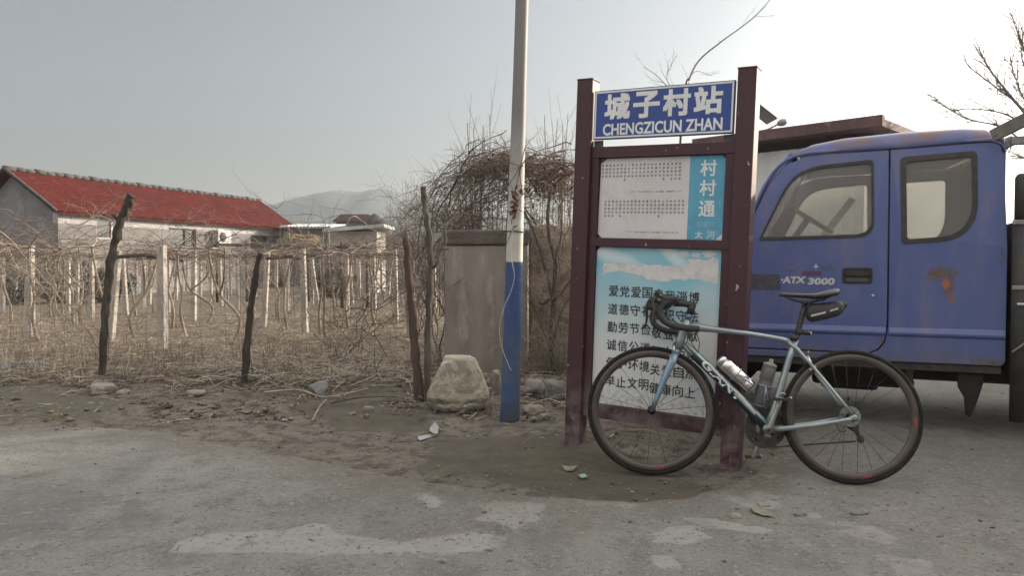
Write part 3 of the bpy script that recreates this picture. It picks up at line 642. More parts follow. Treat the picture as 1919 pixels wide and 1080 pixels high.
g = MB(); g.prism([(-.2598, 1.237), (-.095, 1.237), (-.058, 1.275), (-.055, 1.69), (-.075, 1.7135), (-.2598, 1.7135)], lambda a, b, d: SP(a, b, d), .0560, .0542); g.build('blue_panel', m_pb, pst, fixn=True)
g = MB(); g.prism([(-.0945, 1.238), (-.060, 1.2375), (-.0575, 1.2745)], lambda a, b, d: SP(a, b, d), .0557, .0543); g.build('torn_corner', m_sw, pst, fixn=True)
for k, (chx, v, h) in enumerate((("村", 1.644, .092), ("村", 1.531, .092), ("通", 1.414, .092))): lettering('poster_title', chx, -.198, -.104, v - h / 2, v + h / 2, m_sw, pst, .0532, bold=.016)
for i, chx in enumerate("微循环"): lettering('poster_subtitle', chx, -.207 + i * .0365, -.207 + i * .0365 + .030, 1.308, 1.338, mat('pale_print', (.32, .45, .52), (.27, .4, .48), 30, .5) if i == 0 else bpy.data.materials['pale_print'], pst, .0532)
for i, chx in enumerate("太河"): lettering('poster_subtitle', chx, -.214 + i * .068, -.214 + i * .068 + .047, 1.242 + .002, 1.288, m_sw, pst, .0532)
stops = "黄南峪石源口东庄梦泉西股上庄下庄南牟北牟马家李家孙家永泉纱帽城子杨家池板池上同古柏树后庄前怀秦家响泉石安双井土泉南股罗圈金鸡牛角"
def stop_block(vtop, u0, u1, five):
    n = 21; pit = (u1 - u0) / (n - 1); g = MB()
    for i in range(n):
        nm = stops[(i * 2 + (7 if vtop < 1.5 else 0)) % len(stops)] + stops[(i * 2 + 1 + (7 if vtop < 1.5 else 0)) % len(stops)] + ("峪村站" if i in five else "村站")
        for j, chx in enumerate(nm):
            vs, fs = text_mesh(chx, lambda a, b, dd: SP(a, b, dd), u0 + i * pit - .0065, u0 + i * pit + .0065, vtop - j * .0215 - .013, vtop - j * .0215, bold=.01, d=.0535); g.add(vs, fs)
    o = g.build('stop_list', m_ink2, pst); o['kind'] = 'stuff'
stop_block(1.680, -.797, -.318, (6, 16, 18, 19, 20)); stop_block(1.464, -.772, -.290, (0, 1, 2, 4, 14))
lettering('timetable_line', "上行：沂山·城子村 6：30 返程：池板村 7：30", -.615, -.305, 1.509, 1.520, m_ink2, pst, .0535); lettering('timetable_line', "下行：沂山·池板村 17：00 返程：城子村 18：00", -.63, -.31, 1.270, 1.281, m_ink2, pst, .0535)
# slogan poster: printed sky-blue swirl at the top, white below, torn strip and mildew
m_sl, nt, nd, lk, p = new_mat('slogan_poster')
tc = nd.new('ShaderNodeTexCoord'); sx = nd.new('ShaderNodeSeparateXYZ'); lk.new(tc.outputs['Object'], sx.inputs[0])
mr = nd.new('ShaderNodeMapRange'); mr.inputs[1].default_value = .62 * SS; mr.inputs[2].default_value = 1.12 * SS; lk.new(sx.outputs['Z'], mr.inputs[0])
ad_ = nd.new('ShaderNodeMath'); ad_.operation = 'ADD'; lk.new(mr.outputs[0], ad_.inputs[0]); lk.new(noise_fac(nt, 2.2, .2, .8, 2), ad_.inputs[1])
sb = nd.new('ShaderNodeMath'); sb.operation = 'SUBTRACT'; sb.use_clamp = True; sb.inputs[1].default_value = .42; lk.new(ad_.outputs[0], sb.inputs[0])
c = mix_col(nt, sb.outputs[0], (.60, .61, .61), (.22, .48, .58))
wv = nd.new('ShaderNodeTexWave'); wv.inputs['Scale'].default_value = 1.6; wv.inputs['Distortion'].default_value = 5; wv.inputs['Detail'].default_value = 1
mp = nd.new('ShaderNodeMapping'); mp.inputs['Rotation'].default_value = (0, R(55), 0); lk.new(tc.outputs['Object'], mp.inputs[0]); lk.new(mp.outputs[0], wv.inputs[0])
m3 = nd.new('ShaderNodeMapRange'); m3.inputs[1].default_value = .55; m3.inputs[2].default_value = 1.0; lk.new(wv.outputs[0], m3.inputs[0])
m4 = nd.new('ShaderNodeMapRange'); m4.inputs[1].default_value = 1.02 * SS; m4.inputs[2].default_value = 1.12 * SS; lk.new(sx.outputs['Z'], m4.inputs[0])
mm = nd.new('ShaderNodeMath'); mm.operation = 'MULTIPLY'; lk.new(m3.outputs[0], mm.inputs[0]); lk.new(m4.outputs[0], mm.inputs[1])
c = mix_col(nt, mm.outputs[0], c, (.56, .67, .70))
m5 = nd.new('ShaderNodeMapRange'); m5.inputs[1].default_value = .36 * SS; m5.inputs[2].default_value = .24 * SS; lk.new(sx.outputs['Z'], m5.inputs[0])
mm = nd.new('ShaderNodeMath'); mm.operation = 'MULTIPLY'; lk.new(m5.outputs[0], mm.inputs[0]); lk.new(noise_fac(nt, 40, .45, .62, 6), mm.inputs[1])
c = mix_col(nt, mm.outputs[0], c, (.34, .33, .27)); lk.new(c, p.inputs['Base Color']); p.inputs['Roughness'].default_value = .5
ps = MB(); ps.prism([(-.814, .2235), (-.055, .2235), (-.057, 1.15), (-.062, 1.182), (-.79, 1.182), (-.8165, 1.155)], lambda a, b, d: SP(a, b, d), .0565, .0545); slo_p = ps.build('slogan_poster', m_sl, sign, fixn=True)
m_torn = mat('torn_paper', (.64, .62, .60), (.56, .54, .53), 20, .7, c3=(.42, .48, .50), scale3=30)
rg = random.Random(4)
def torn(top, bot, u0, u1, n=46):
    up = [(u0 + (u1 - u0) * i / n, top(i / n) + rg.uniform(-.006, .006)) for i in range(n + 1)]; dn = [(u0 + (u1 - u0) * i / n, bot(i / n) + rg.uniform(-.008, .008)) for i in range(n + 1)]
    g = MB(); vs = [SP(a, b, .0540) for a, b in up] + [SP(a, b, .0540) for a, b in dn]; g.add(vs, [(i, i + 1, n + 2 + i, n + 1 + i) for i in range(n)]); g.build('torn_strip', m_torn, slo_p)
torn(lambda t: 1.088 - .012 * t + .045 * float(sstep(.72, .80, t)), lambda t: 1.020 - .016 * t + .02 * math.sin(t * 9) - .02 * float(sstep(.6, .9, t)), -.772, -.070)
g = MB()
for (cu, cv, r_) in ((-.36, 1.150, .030), (-.27, 1.156, .034), (-.20, 1.150, .026), (-.13, 1.158, .040), (-.23, 1.118, .018), (-.10, 1.125, .030)):
    k = 14; pts = [(cu + math.cos(2 * math.pi * i / k) * r_ * rg.uniform(.6, 1.25), cv + math.sin(2 * math.pi * i / k) * r_ * .55 * rg.uniform(.6, 1.2)) for i in range(k)]
    pts = [(min(-.062, a), min(1.181, b_)) for a, b_ in pts]
    g = MB(); g.add([SP(a, b_, .05385) for a, b_ in pts], [tuple(range(k))]); g.build('peeled_patch', m_torn, slo_p)
rows = ["爱党爱国 爱我淄博", "道德守礼 遵纪守法", "勤劳节俭 敬业奉献", "诚信公道 与人为善", "保护环境 关爱自然", "举止文明 健康向上"]
for k, rw in enumerate(rows):
    l, r_ = rw.split(); v = .918 - k * .1095
    for w_, u0 in ((l, -.728), (r_, -.447)):
        g = MB()
        for i, chx in enumerate(w_):
            vs, fs = text_mesh(chx, lambda a, b_, dd: SP(a, b_, dd), u0 + i * .0715, u0 + i * .0715 + .062, v - .033 - (u0 + .73) * .045, v + .033 - (u0 + .73) * .045, bold=.010, d=.0532); g.add(vs, fs)
        o = g.build('slogan', m_ink, slo_p); o['kind'] = 'stuff'
# ================================================================ BLUE TRUCK  (local: x along the side, front -> rear, y away from the camera, z up from the cab's sill)
TY = R(-24)
truck = empty('blue_truck', (0, 0, 0), 'faded blue double cab light truck with rust spots parked behind the sign', 'truck')
TM = Matrix.Rotation(TY, 4, 'Z'); TM.translation = Vector((3.112, 4.797, .46)); truck.matrix_world = TM
m_tb, nt, nd, lk, p = new_mat('faded_blue_paint')
c = mix_col(nt, noise_fac(nt, 1.6, .3, .7, 6), (.072, .104, .270), (.092, .120, .280))
c = mix_col(nt, noise_fac(nt, 6, .48, .72, 8, stretch=(1, 1, .35)), c, (.135, .138, .26))
tc = nd.new('ShaderNodeTexCoord'); sx = nd.new('ShaderNodeSeparateXYZ'); lk.new(tc.outputs['Object'], sx.inputs[0])
mr = nd.new('ShaderNodeMapRange'); mr.inputs[1].default_value = .16; mr.inputs[2].default_value = -.02; lk.new(sx.outputs['Z'], mr.inputs[0])
mm = nd.new('ShaderNodeMath'); mm.operation = 'MULTIPLY'; lk.new(mr.outputs[0], mm.inputs[0]); lk.new(noise_fac(nt, 8, .3, .7, 8), mm.inputs[1])
c = mix_col(nt, mm.outputs[0], c, (.12, .105, .09))
m_rr = nd.new('ShaderNodeMapRange'); m_rr.inputs[1].default_value = 1.40; m_rr.inputs[2].default_value = 1.50; lk.new(sx.outputs['Z'], m_rr.inputs[0])
m_ru = nd.new('ShaderNodeMath'); m_ru.operation = 'MULTIPLY'; lk.new(m_rr.outputs[0], m_ru.inputs[0]); lk.new(noise_fac(nt, 4, .42, .52, 6), m_ru.inputs[1])
c = mix_col(nt, m_ru.outputs[0], c, (.15, .085, .08))
def blob(cx, cz, rx, rz, amp, lo, hi, scale=26):               # a ragged stain with its own outline
    mp_ = nd.new('ShaderNodeMapping'); mp_.inputs['Location'].default_value = (-cx / rx, 0, -cz / rz); mp_.inputs['Scale'].default_value = (1 / rx, 0, 1 / rz); lk.new(tc.outputs['Object'], mp_.inputs[0])
    ln = nd.new('ShaderNodeVectorMath'); ln.operation = 'LENGTH'; lk.new(mp_.outputs[0], ln.inputs[0])
    ma = nd.new('ShaderNodeMath'); ma.operation = 'MULTIPLY_ADD'; ma.inputs[1].default_value = amp; lk.new(noise_fac(nt, scale, .2, .8, 8, .65), ma.inputs[0]); lk.new(ln.outputs['Value'], ma.inputs[2])
    mr_ = nd.new('ShaderNodeMapRange'); mr_.inputs[1].default_value = hi; mr_.inputs[2].default_value = lo; lk.new(ma.outputs[0], mr_.inputs[0]); return mr_.outputs[0]
brn = mix_col(nt, noise_fac(nt, 40, .35, .65, 6), (.165, .105, .082), (.085, .055, .050))
c = mix_col(nt, blob(-.362, .585, .115, .055, 1.3, .95, 1.7), c, brn); c = mix_col(nt, blob(-.325, .50, .050, .095, 1.0, .8, 1.5), c, brn)
c = mix_col(nt, blob(-.335, .515, .030, .060, .9, .7, 1.35), c, (.36, .115, .06)); c = mix_col(nt, blob(-.300, .425, .024, .06, 1.1, .8, 1.5), c, (.22, .10, .065))
c = mix_col(nt, blob(-.09, .02, .12, .035, 1.3, .8, 1.6), c, brn); c = mix_col(nt, blob(-1.0, .045, .25, .012, 1.3, .8, 1.6, 40), c, brn); c = mix_col(nt, blob(-.70, .12, .02, .05, 1.3, .8, 1.6, 40), c, brn); c = mix_col(nt, blob(-.03, .70, .010, .10, 1.2, .8, 1.6, 40), c, brn)
lk.new(c, p.inputs['Base Color']); p.inputs['Roughness'].default_value = .42; p.inputs['Coat Weight'].default_value = .15
bump(nt, noise_fac(nt, 3, 0, 1, 2), .12, .02)
m_rub = mat('rubber_seal', (.030, .028, .026), (.05, .046, .042), 12, .7)
m_dark = mat('dark_underbody', (.028, .025, .022), (.05, .044, .038), 8, .85, c3=(.075, .058, .045), scale3=20)
m_int = mat('cab_interior', (.105, .095, .088), (.075, .068, .062), 6, .8)
m_glass, nt, nd, lk, p = new_mat('dusty_glass'); nd.remove(p)
gl = nd.new('ShaderNodeBsdfGlossy'); gl.inputs['Roughness'].default_value = .03; tr = nd.new('ShaderNodeBsdfTransparent'); tr.inputs[0].default_value = (.86, .87, .86, 1); df = nd.new('ShaderNodeBsdfDiffuse'); df.inputs[0].default_value = (.76, .70, .62, 1)
fr = nd.new('ShaderNodeFresnel'); mx = nd.new('ShaderNodeMixShader'); lk.new(fr.outputs[0], mx.inputs[0]); lk.new(tr.outputs[0], mx.inputs[1]); lk.new(gl.outputs[0], mx.inputs[2])
tl_ = nd.new('ShaderNodeBsdfTranslucent'); tl_.inputs[0].default_value = (.80, .75, .68, 1); dm = nd.new('ShaderNodeMixShader'); dm.inputs[0].default_value = .6; lk.new(df.outputs[0], dm.inputs[1]); lk.new(tl_.outputs[0], dm.inputs[2])
m2 = nd.new('ShaderNodeMixShader'); dd = nd.new('ShaderNodeMapRange'); dd.inputs[1].default_value = .2; dd.inputs[2].default_value = .8; dd.inputs[3].default_value = .19; dd.inputs[4].default_value = .31; tcx = nd.new('ShaderNodeTexNoise'); tcx.inputs['Scale'].default_value = 1.3; tcx.inputs['Detail'].default_value = 3; lk.new(tcx.outputs[0], dd.inputs[0])
lk.new(dd.outputs[0], m2.inputs[0]); lk.new(mx.outputs[0], m2.inputs[1]); lk.new(dm.outputs[0], m2.inputs[2]); lk.new(m2.outputs[0], nd['Material Output'].inputs[0])

def rounded(pts, rs, n=5):                                   # round the corners of an outline
    out = []; k = len(pts)
    for i in range(k):
        p0, p1, p2 = Vector(pts[i - 1]), Vector(pts[i]), Vector(pts[(i + 1) % k]); r_ = rs[i] if hasattr(rs, '__len__') else rs
        if r_ <= 0: out.append(tuple(p1)); continue
        a = p1 + (p0 - p1).normalized() * min(r_, (p0 - p1).length * .48); b_ = p1 + (p2 - p1).normalized() * min(r_, (p2 - p1).length * .48)
        for j in range(n + 1):
            t = j / n; q = a * (1 - t) ** 2 + p1 * 2 * t * (1 - t) + b_ * t * t; out.append((q.x, q.y))
    return out
def plate(name, outer, holes, fn, d0, d1, m, parent, bevel=0, smooth=False):
    """sheet of real thickness with openings: outline and holes are 2-D, fn(a, b, d) -> 3-D."""
    bm = bmesh.new(); loops = []
    for lp in [outer] + holes:
        vs = [bm.verts.new((a, b, 0)) for a, b in lp]; loops.append(vs)
        for i in range(len(vs)): bm.edges.new((vs[i], vs[(i + 1) % len(vs)]))
    bmesh.ops.triangle_fill(bm, use_beauty=True, edges=bm.edges[:])
    bm.verts.index_update(); fl = [[v.index for v in f.verts] for f in bm.faces]; co = [(v.co.x, v.co.y) for v in bm.verts]; n = len(co); idx = [[v.index for v in l] for l in loops]; bm.free()
    g = MB(); vs = [fn(a, b, d0) for a, b in co] + [fn(a, b, d1) for a, b in co]
    fs = [tuple(f) for f in fl] + [tuple(i + n for i in f[::-1]) for f in fl]
    for l in idx:
        for i in range(len(l)): fs.append((l[i], l[(i + 1) % len(l)], n + l[(i + 1) % len(l)], n + l[i]))
    g.add(vs, fs); return g.build(name, m, parent, bevel=bevel, fixn=True)
def TS_(lean):                                               # the side leans in a little above the waist
    def fn(a, b, d):
        y = .055 * float(np.clip((b - .72) / .7, 0, 1)) ** 1.3
        return Vector((a, (y + d) if not lean else (1.62 - y - d), b))
    return fn
W1 = rounded([(-1.492, .820), (-1.300, 1.235), (-1.165, 1.318), (-.770, 1.345), (-.762, .885), (-.822, .832)], [.02, .14, .12, .035, .05, .05])
W2 = rounded([(-.602, 1.350), (-.172, 1.368), (-.166, .950), (-.262, .806), (-.590, .782)], [.03, .04, .10, .12, .03])
def shrink(poly, k):
    cx = sum(a for a, _ in poly) / len(poly); cy = sum(b for _, b in poly) / len(poly)
    mx_ = max(abs(a - cx) for a, _ in poly); my_ = max(abs(b - cy) for _, b in poly)
    return [(cx + (a - cx) * (1 - k / mx_), cy + (b - cy) * (1 - k / my_)) for a, b in poly]
DOOR = [(-1.60, .05)] + [(-1.60, .40), (-1.590, .86), (-1.440, 1.195), (-1.33, 1.335), (-1.20, 1.392), (-1.05, 1.402), (-.6745, 1.408), (-.6745, .25), (-.69, .13), (-.73, .075), (-.78, .05)]
REAR = [(-.6655, .25), (-.6655, 1.4085), (-.075, 1.4255), (-.040, 1.40), (-.022, 1.30), (0, .75), (0, .03), (-.02, 0), (-.86, -.004), (-1.72, -.004), (-1.72, .041), (-.78, .041), (-.725, .067), (-.682, .126)]
for far in (False, True):
    fn = TS_(far)
    dr = plate('front_door', DOOR, [W1], fn, 0, .028, m_tb, truck, .004)
    sd_ = plate('side_panel', REAR, [W2], fn, 0, .028, m_tb, truck, .004)
    for (w, par) in ((W1, dr), (W2, sd_)):
        k_ = .018 if w is W1 else .030
        plate('window_seal', shrink(w, -.006), [shrink(w, k_)], fn, -.007, .010, m_rub, par, .002)
        g = MB(); cc = shrink(w, k_ - .004); g.add([fn(a, b, .006) for a, b in cc] + [fn(a, b, .010) for a, b in cc], [tuple(range(len(cc))), tuple(range(2 * len(cc) - 1, len(cc) - 1, -1))]); g.build('window_glass', m_glass, par, fixn=True)
    # raised waist mouldings
    for (x0, x1, z, par) in ((-1.60, -.680, .203, dr), (-.660, -.004, .203, sd_)):
        g = MB(); vs = [fn(x, zz, dd_) for x in (x0, x1) for zz, dd_ in ((z + .026, .001), (z - .010, -.013), (z - .022, -.012), (z - .040, .001))]
        g.add(vs, [(0, 1, 5, 4), (1, 2, 6, 5), (2, 3, 7, 6), (3, 2, 1, 0), (4, 5, 6, 7), (0, 4, 7, 3)]); g.build('waist_moulding', m_tb, par)
    pts = [(-1.60, .88), (-1.455, 1.215), (-1.345, 1.358), (-1.20, 1.415), (-1.0, 1.422), (-.55, 1.425), (-.075, 1.440), (-.03, 1.42)]
    g = MB(); g.tube(catmull([fn(a, b, .0) for a, b in pts], 5), .011, 8, 0); g.build('rain_gutter', m_tb, truck)
    # handle in its recessed cup, lock
    if not far:
        HO = rounded([(-.950, .515), (-.765, .515), (-.765, .622), (-.950, .622)], .022)
        g = MB(); k = len(HO)
        vs = [fn(a, b, -.003) for a, b in HO] + [fn(*q, -.004) for q in shrink(HO, .012)] + [fn(*q, -.0012) for q in shrink(HO, .020)]
        fs = [(r0 * k + i, r0 * k + (i + 1) % k, (r0 + 1) * k + (i + 1) % k, (r0 + 1) * k + i) for r0 in range(2) for i in range(k)] + [tuple(range(2 * k, 3 * k))]
        g.add(vs, fs); hd = g.build('door_handle', m_blk, dr, fixn=True)
        g = MB(); g.prism(rounded([(-.935, .565), (-.78, .565), (-.78, .604), (-.935, .604)], .01), fn, -.003, -.014); g.build('handle_flap', m_dark, hd, bevel=.003)
        g = MB(); g.prism(rounded([(-.925, .530), (-.79, .530), (-.795, .553), (-.92, .553)], .01), fn, -.0008, -.0045); g.build('handle_lip', m_int, hd, bevel=.002)
        g = MB(); g.lathe([(.011, .004), (.010, -.004), (.006, -.005)], fn(-.761, .432, 0), (0, 1, 0), 14); g.build('door_lock', m_steel, dr)
        m_let = mat('lettering_white', (.58, .58, .57), (.46, .46, .47), 40, .5)
        vs, fs = text_mesh("·ATX", lambda a, b, d: fn(a, b, d), -1.345, -1.180, .512, .560, bold=.05, shear=.12, d=-.0016); g = MB(); g.add(vs, fs); g.build('door_lettering', m_let, dr)
        vs, fs = text_mesh("3000", lambda a, b, d: fn(a, b, d), -1.170, -.997, .503, .552, bold=.05, shear=.12, d=-.0016); g = MB(); g.add(vs, fs); g.build('door_lettering', m_let, dr)
        m_ghost = mat('scuffed_print', (.19, .20, .30), (.10, .11, .24), 25, .6)
        for (ch_, x0, x1, z0, z1) in (("+", -1.132, -1.102, .608, .650), ("圳", -1.300, -1.262, .594, .628), ("1", -1.247, -1.240, .612, .640), ("调", -1.085, -1.050, .606, .643), ("试", -1.035, -.995, .610, .648),
                ("驾", -1.345, -1.318, .402, .432), ("室", -1.300, -1.272, .402, .432), ("人", -1.255, -1.228, .402, .432), ("总", -1.345, -1.318, .340, .370), ("质", -1.300, -1.272, .340, .370), ("量", -1.255, -1.228, .340, .370), ("载", -1.345, -1.318, .280, .310), ("重", -1.300, -1.272, .280, .310)):
            vs, fs = text_mesh(ch_, lambda a, b, d: fn(a, b, d), x0, x1, z0, z1, bold=.01, d=-.0014); g = MB(); g.add(vs, fs); g.build('worn_marking', m_ghost if ch_ != '+' else m_let, dr)
        g = MB(); rg = random.Random(2); k = 20; o_ = rounded([(-1.56, .468), (-1.352, .468), (-1.352, .575), (-1.56, .575)], .01)
        g.add([fn(a + rg.uniform(-.004, .004), b + rg.uniform(-.004, .004), -.0012) for a, b in o_], [tuple(range(len(o_)))]); g.build('scraped_patch', mat('scraped_patch', (.075, .075, .10), (.05, .048, .055), 22, .8, c3=(.13, .12, .12), scale3=60), dr)
        g = MB(); g.add([fn(a, b, -.0012) for a, b in ((-1.205, .572), (-1.085, .570), (-1.085, .597), (-1.205, .599))], [(0, 1, 2, 3)]); g.build('red_sticker', mat('faded_red_sticker', (.13, .05, .10), (.10, .045, .12), 30, .7), dr)
# roof: rounded shell over the whole width
prof = [(-1.60, .885), (-1.52, 1.06), (-1.45, 1.215), (-1.345, 1.355), (-1.26, 1.43), (-1.15, 1.475), (-.95, 1.505), (-.60, 1.522), (-.25, 1.524), (-.12, 1.512), (-.055, 1.47), (-.02, 1.40)]
side = [(-1.60, .885), (-1.53, 1.055), (-1.455, 1.21), (-1.345, 1.350), (-1.28, 1.388), (-1.16, 1.405), (-.95, 1.415), (-.60, 1.420), (-.25, 1.428), (-.10, 1.425), (-.045, 1.405), (-.022, 1.35)]
g = MB(); vs = []; k = 25
for i in range(4, len(prof)):
    (xa, za), (xb, zb) = side[i], prof[i]
    for j in range(k):
        t = j / (k - 1); y = .05 + t * 1.52; e = min(t, 1 - t) * 1.52; q = 1 - max(0, 1 - e / .15) ** 2.2
        q = q ** .6; vs.append(Vector((xa + (xb - xa) * q, y, za + (zb - za) * q + .02 * math.sin(math.pi * t))))
n_ = len(prof) - 4
g.add(vs, [(i * k + j, i * k + j + 1, (i + 1) * k + j + 1, (i + 1) * k + j) for i in range(n_ - 1) for j in range(k - 1)], 0, True); rf = g.build('roof', m_tb, truck, fixn=True)
md = rf.modifiers.new('thickness', 'SOLIDIFY'); md.thickness = .012; md.offset = 1
# windscreen frame and glass, nose, rear wall, floor
g = MB()
for y in (.075, 1.545): g.tube([(-1.60, y, .87), (-1.455, y, 1.20), (-1.30, y, 1.40)], .028, 8)
g.tube([(-1.285, .07, 1.405), (-1.285, 1.55, 1.405)], .025, 8); g.build('windscreen_frame', m_tb, truck)
g = MB(); g.add([(-1.60, .09, .87), (-1.60, 1.53, .87), (-1.30, 1.53, 1.39), (-1.30, .09, 1.39)], [(0, 1, 2, 3)]); g.build('windscreen', m_glass, truck)
g = MB(); g.prism([(-1.62, -.02), (-1.62, .25), (-1.93, .28), (-2.24, .20), (-2.27, .45), (-2.20, .72), (-1.95, .82), (-1.615, .87)], lambda a, b, d: Vector((a, d, b)), .002, 1.618); g.build('nose', m_tb, truck, bevel=.03, fixn=True)
RW = rounded([(.16, .80), (1.46, .80), (1.46, 1.22), (.16, 1.22)], .06)
plate('rear_wall', [(.03, .0), (1.59, .0), (1.565, 1.40), (.055, 1.40)], [RW], lambda a, b, d: Vector((-.03 + d, a, b)), 0, .02, m_tb, truck)
g = MB(); g.add([(-.02, a, b) for a, b in RW], [tuple(range(len(RW)))]); g.build('rear_window', m_glass, truck)
g = MB(); g.box((-.82, .81, .02), (1.56, 1.55, .03)); g.build('floor', m_dark, truck)
g = MB(); g.box((-.62, .81, .83), (.03, 1.46, .9)); 
# seats, dash, steering wheel
m_seat = mat('seat_cover', (.24, .21, .185), (.18, .16, .14), 8, .85)
for y in (.42, 1.15):
    st_ = MB(); st_.box((-.93, y, .42), (.46, .52, .14)); st_.box((-.70, y, .74), (.12, .48, .56), Matrix.Rotation(R(12), 3, 'Y')); st_.build('seat', m_seat, truck, bevel=.035)
st_ = MB(); st_.box((-.20, .81, .42), (.34, 1.36, .14)); st_.box((-.085, .81, .70), (.09, 1.34, .50)); st_.build('rear_bench', m_seat, truck, bevel=.03)
g = MB(); g.box((-1.50, .81, .68), (.26, 1.50, .24)); g.build('dashboard', m_int, truck, bevel=.04)
g = MB(); c0 = Vector((-1.19, .40, .985)); ax = Vector((.55, 0, .83)).normalized(); a_ = Vector((0, 1, 0)); b_ = ax.cross(a_)
g.tube([c0 + (a_ * math.cos(t) + b_ * math.sin(t)) * .19 for t in [2 * math.pi * i / 32 for i in range(33)]], .014, 8); g.tube([c0 - b_ * .19, c0 + b_ * .19], .012, 8); g.tube([c0 - a_ * .19, c0 + a_ * .19], .012, 8); g.tube([c0, c0 - ax * .32], .024, 10); g.build('steering_wheel', m_blk, truck)
g = MB(); g.box((-1.02, 1.15, 1.00), (.055, .02, .44), Matrix.Rotation(R(36), 3, 'Y')); g.build('slanted_bar', mat('pale_bar', (.75, .78, .72), (.62, .65, .6), 20, .7), truck)  # pale slanted bar inside the cab
# chassis, wheels, springs, brackets below
g = MB()
for y in (.42, 1.20): g.box((.55, y, -.10), (4.6, .07, .13))
g.build('chassis_rail', m_dark, truck); 
g = MB(); g.box((-.80, .045, -.030), (1.56, .06, .045)); g.build('sill', m_dark, truck)
g = MB(); g.box((-.85, .80, -.13), (.62, .50, .26)); g.box((-.9, .80, -.20), (.40, .36, .20)); g.build('engine', m_dark, truck, bevel=.03)
m_ylw = mat('grimy_yellow_metal', (.22, .17, .085), (.14, .11, .07), 12, .8)
for x in (-1.10, -.52): 
    g = MB(); g.tube([(x, .22, -.02), (x, .24, -.14), (x + .02, .40, -.20)], .022, 8); g.build('bracket', m_ylw, truck)
g = MB(); g.prism([(-.26, -.04), (-.25, -.16), (-.215, -.22), (-.205, -.33), (-.185, -.35), (-.155, -.29), (-.13, -.20), (-.11, -.12), (-.10, -.04)], lambda a, b, d: Vector((a, d, b)), .04, .09); g.build('step_bracket', mat('oily_black_metal', (.012, .011, .010), (.02, .018, .016), 10, .9), truck, bevel=.01, fixn=True)
def truck_wheel(x, y, s, name='road_wheel'):
    w = empty(name, (x, y, -.46 + .33), None, None); w.parent = truck
    t = MB(); t.lathe([(.20, -.085), (.30, -.095), (.325, -.075), (.33, -.04), (.33, .04), (.325, .075), (.30, .095), (.20, .085)], (0, 0, 0), (0, 1, 0), 40, 0, True); t.build('tyre', m_tyre, w)
    r_ = MB(); r_.lathe([(.06, -.06 * s), (.10, -.075 * s), (.17, -.03 * s), (.20, -.08 * s), (.205, .07 * s), (.06, .05 * s)], (0, 0, 0), (0, 1, 0), 32, 0, True); r_.build('rim', m_dark, w)
for (x, y, s) in ((-1.93, .14, 1), (-1.93, 1.48, -1), (1.45, .12, 1), (1.45, 1.50, -1)): truck_wheel(x, y, s)
# load bed behind the cab: black front board with clips, side board, canopy frame
m_bed = mat('grimy_black_boards', (.030, .030, .024), (.055, .050, .040), 7, .8, c3=(.075, .066, .050), scale3=18, stretch=(1, 1, .4))
m_frm = mat('weathered_frame', (.30, .285, .26), (.20, .19, .17), 6, .7, c3=(.14, .10, .08), scale3=20)
bed = MB(); bed.box((.078, .80, .42), (.10, 1.62, .98)); bd_ = bed.build('front_board', m_bed, truck, bevel=.012)
bed = MB(); bed.box((1.66, -.015, .30), (2.96, .05, .62)); bed.box((1.66, 1.615, .30), (2.96, .05, .62)); bed.build('side_board', m_bed, truck, bevel=.01)
bed = MB(); bed.box((1.60, .80, -.02), (3.0, 1.55, .05)); bed.build('bed_floor', m_dark, truck)
g = MB(); g.tube([(.066, -.03, .92), (.066, -.03, 1.18), (.066, -.025, 1.20)], [.040, .040, .028], 12); g.tube([(.066, -.03, -.34), (.066, -.03, .92)], .047, 12); rl_ = g.build('rubber_post', m_rub, truck)
for (z, w) in ((.905, .13), (.50, .12)):
    g = MB(); g.box((.062, -.080, z), (w * .8, .008, .026)); g.build('clip', m_alu, rl_, bevel=.002)
g = MB(); g.box((.066, -.081, .40), (.045, .006, .012)); g.build('clip', m_sw, rl_)
g = MB(); g.tube(catmull([(.15, -.06, .50), (.128, -.09, .38), (.125, -.085, .22), (.085, -.09, .16), (.02, -.085, .10)], 6), .005, 6); g.build('rope', mat('pale_rope', (.3, .27, .22), (.22, .2, .16), 40, .9), truck)
TI = TM.inverted()
def beam(p, q, w, h, name='canopy_beam'):
    p, q = Vector(p), Vector(q); d = q - p; x = d.normalized(); y = Vector((0, 1, 0)); y = (y - x * y.dot(x)).normalized(); z = x.cross(y)
    g = MB(); g.box((p + q) / 2, (d.length, w, h), Matrix((x, y, z)).transposed()); return g.build(name, m_frm, truck, bevel=.005)
pA, pB = TI @ at(1866, 252, 4.78), TI @ at(1990, 190, 4.30)
beam(pA, pB, .07, .075); beam(pA + Vector((0, 1.5, 0)), pB + Vector((0, 1.5, 0)), .07, .075); beam(pB, pB + Vector((2.4, 0, .02)), .06, .06); beam(pB + Vector((0, 1.5, 0)), pB + Vector((2.4, 1.5, .02)), .06, .06)
for (q, zt) in ((pA + Vector((.05, .12, 0)), 0), (pA + Vector((.05, 1.4, 0)), 0), (pB + Vector((.03, 0, 0)), 0)):
    g = MB(); g.box((q.x, q.y + .02, (.6 + q.z - .03) / 2), (.035, .035, q.z - .63)); g.build('canopy_post', m_frm, truck)
g = MB(); g.prism([(.30, -.02), (.36, -.10), (.55, -.26), (.80, -.30), (1.0, -.22), (1.05, -.02)], lambda a, b, d: Vector((a, d, b)), .05, .35); g.build('battery_box', m_dark, truck, bevel=.02, fixn=True)
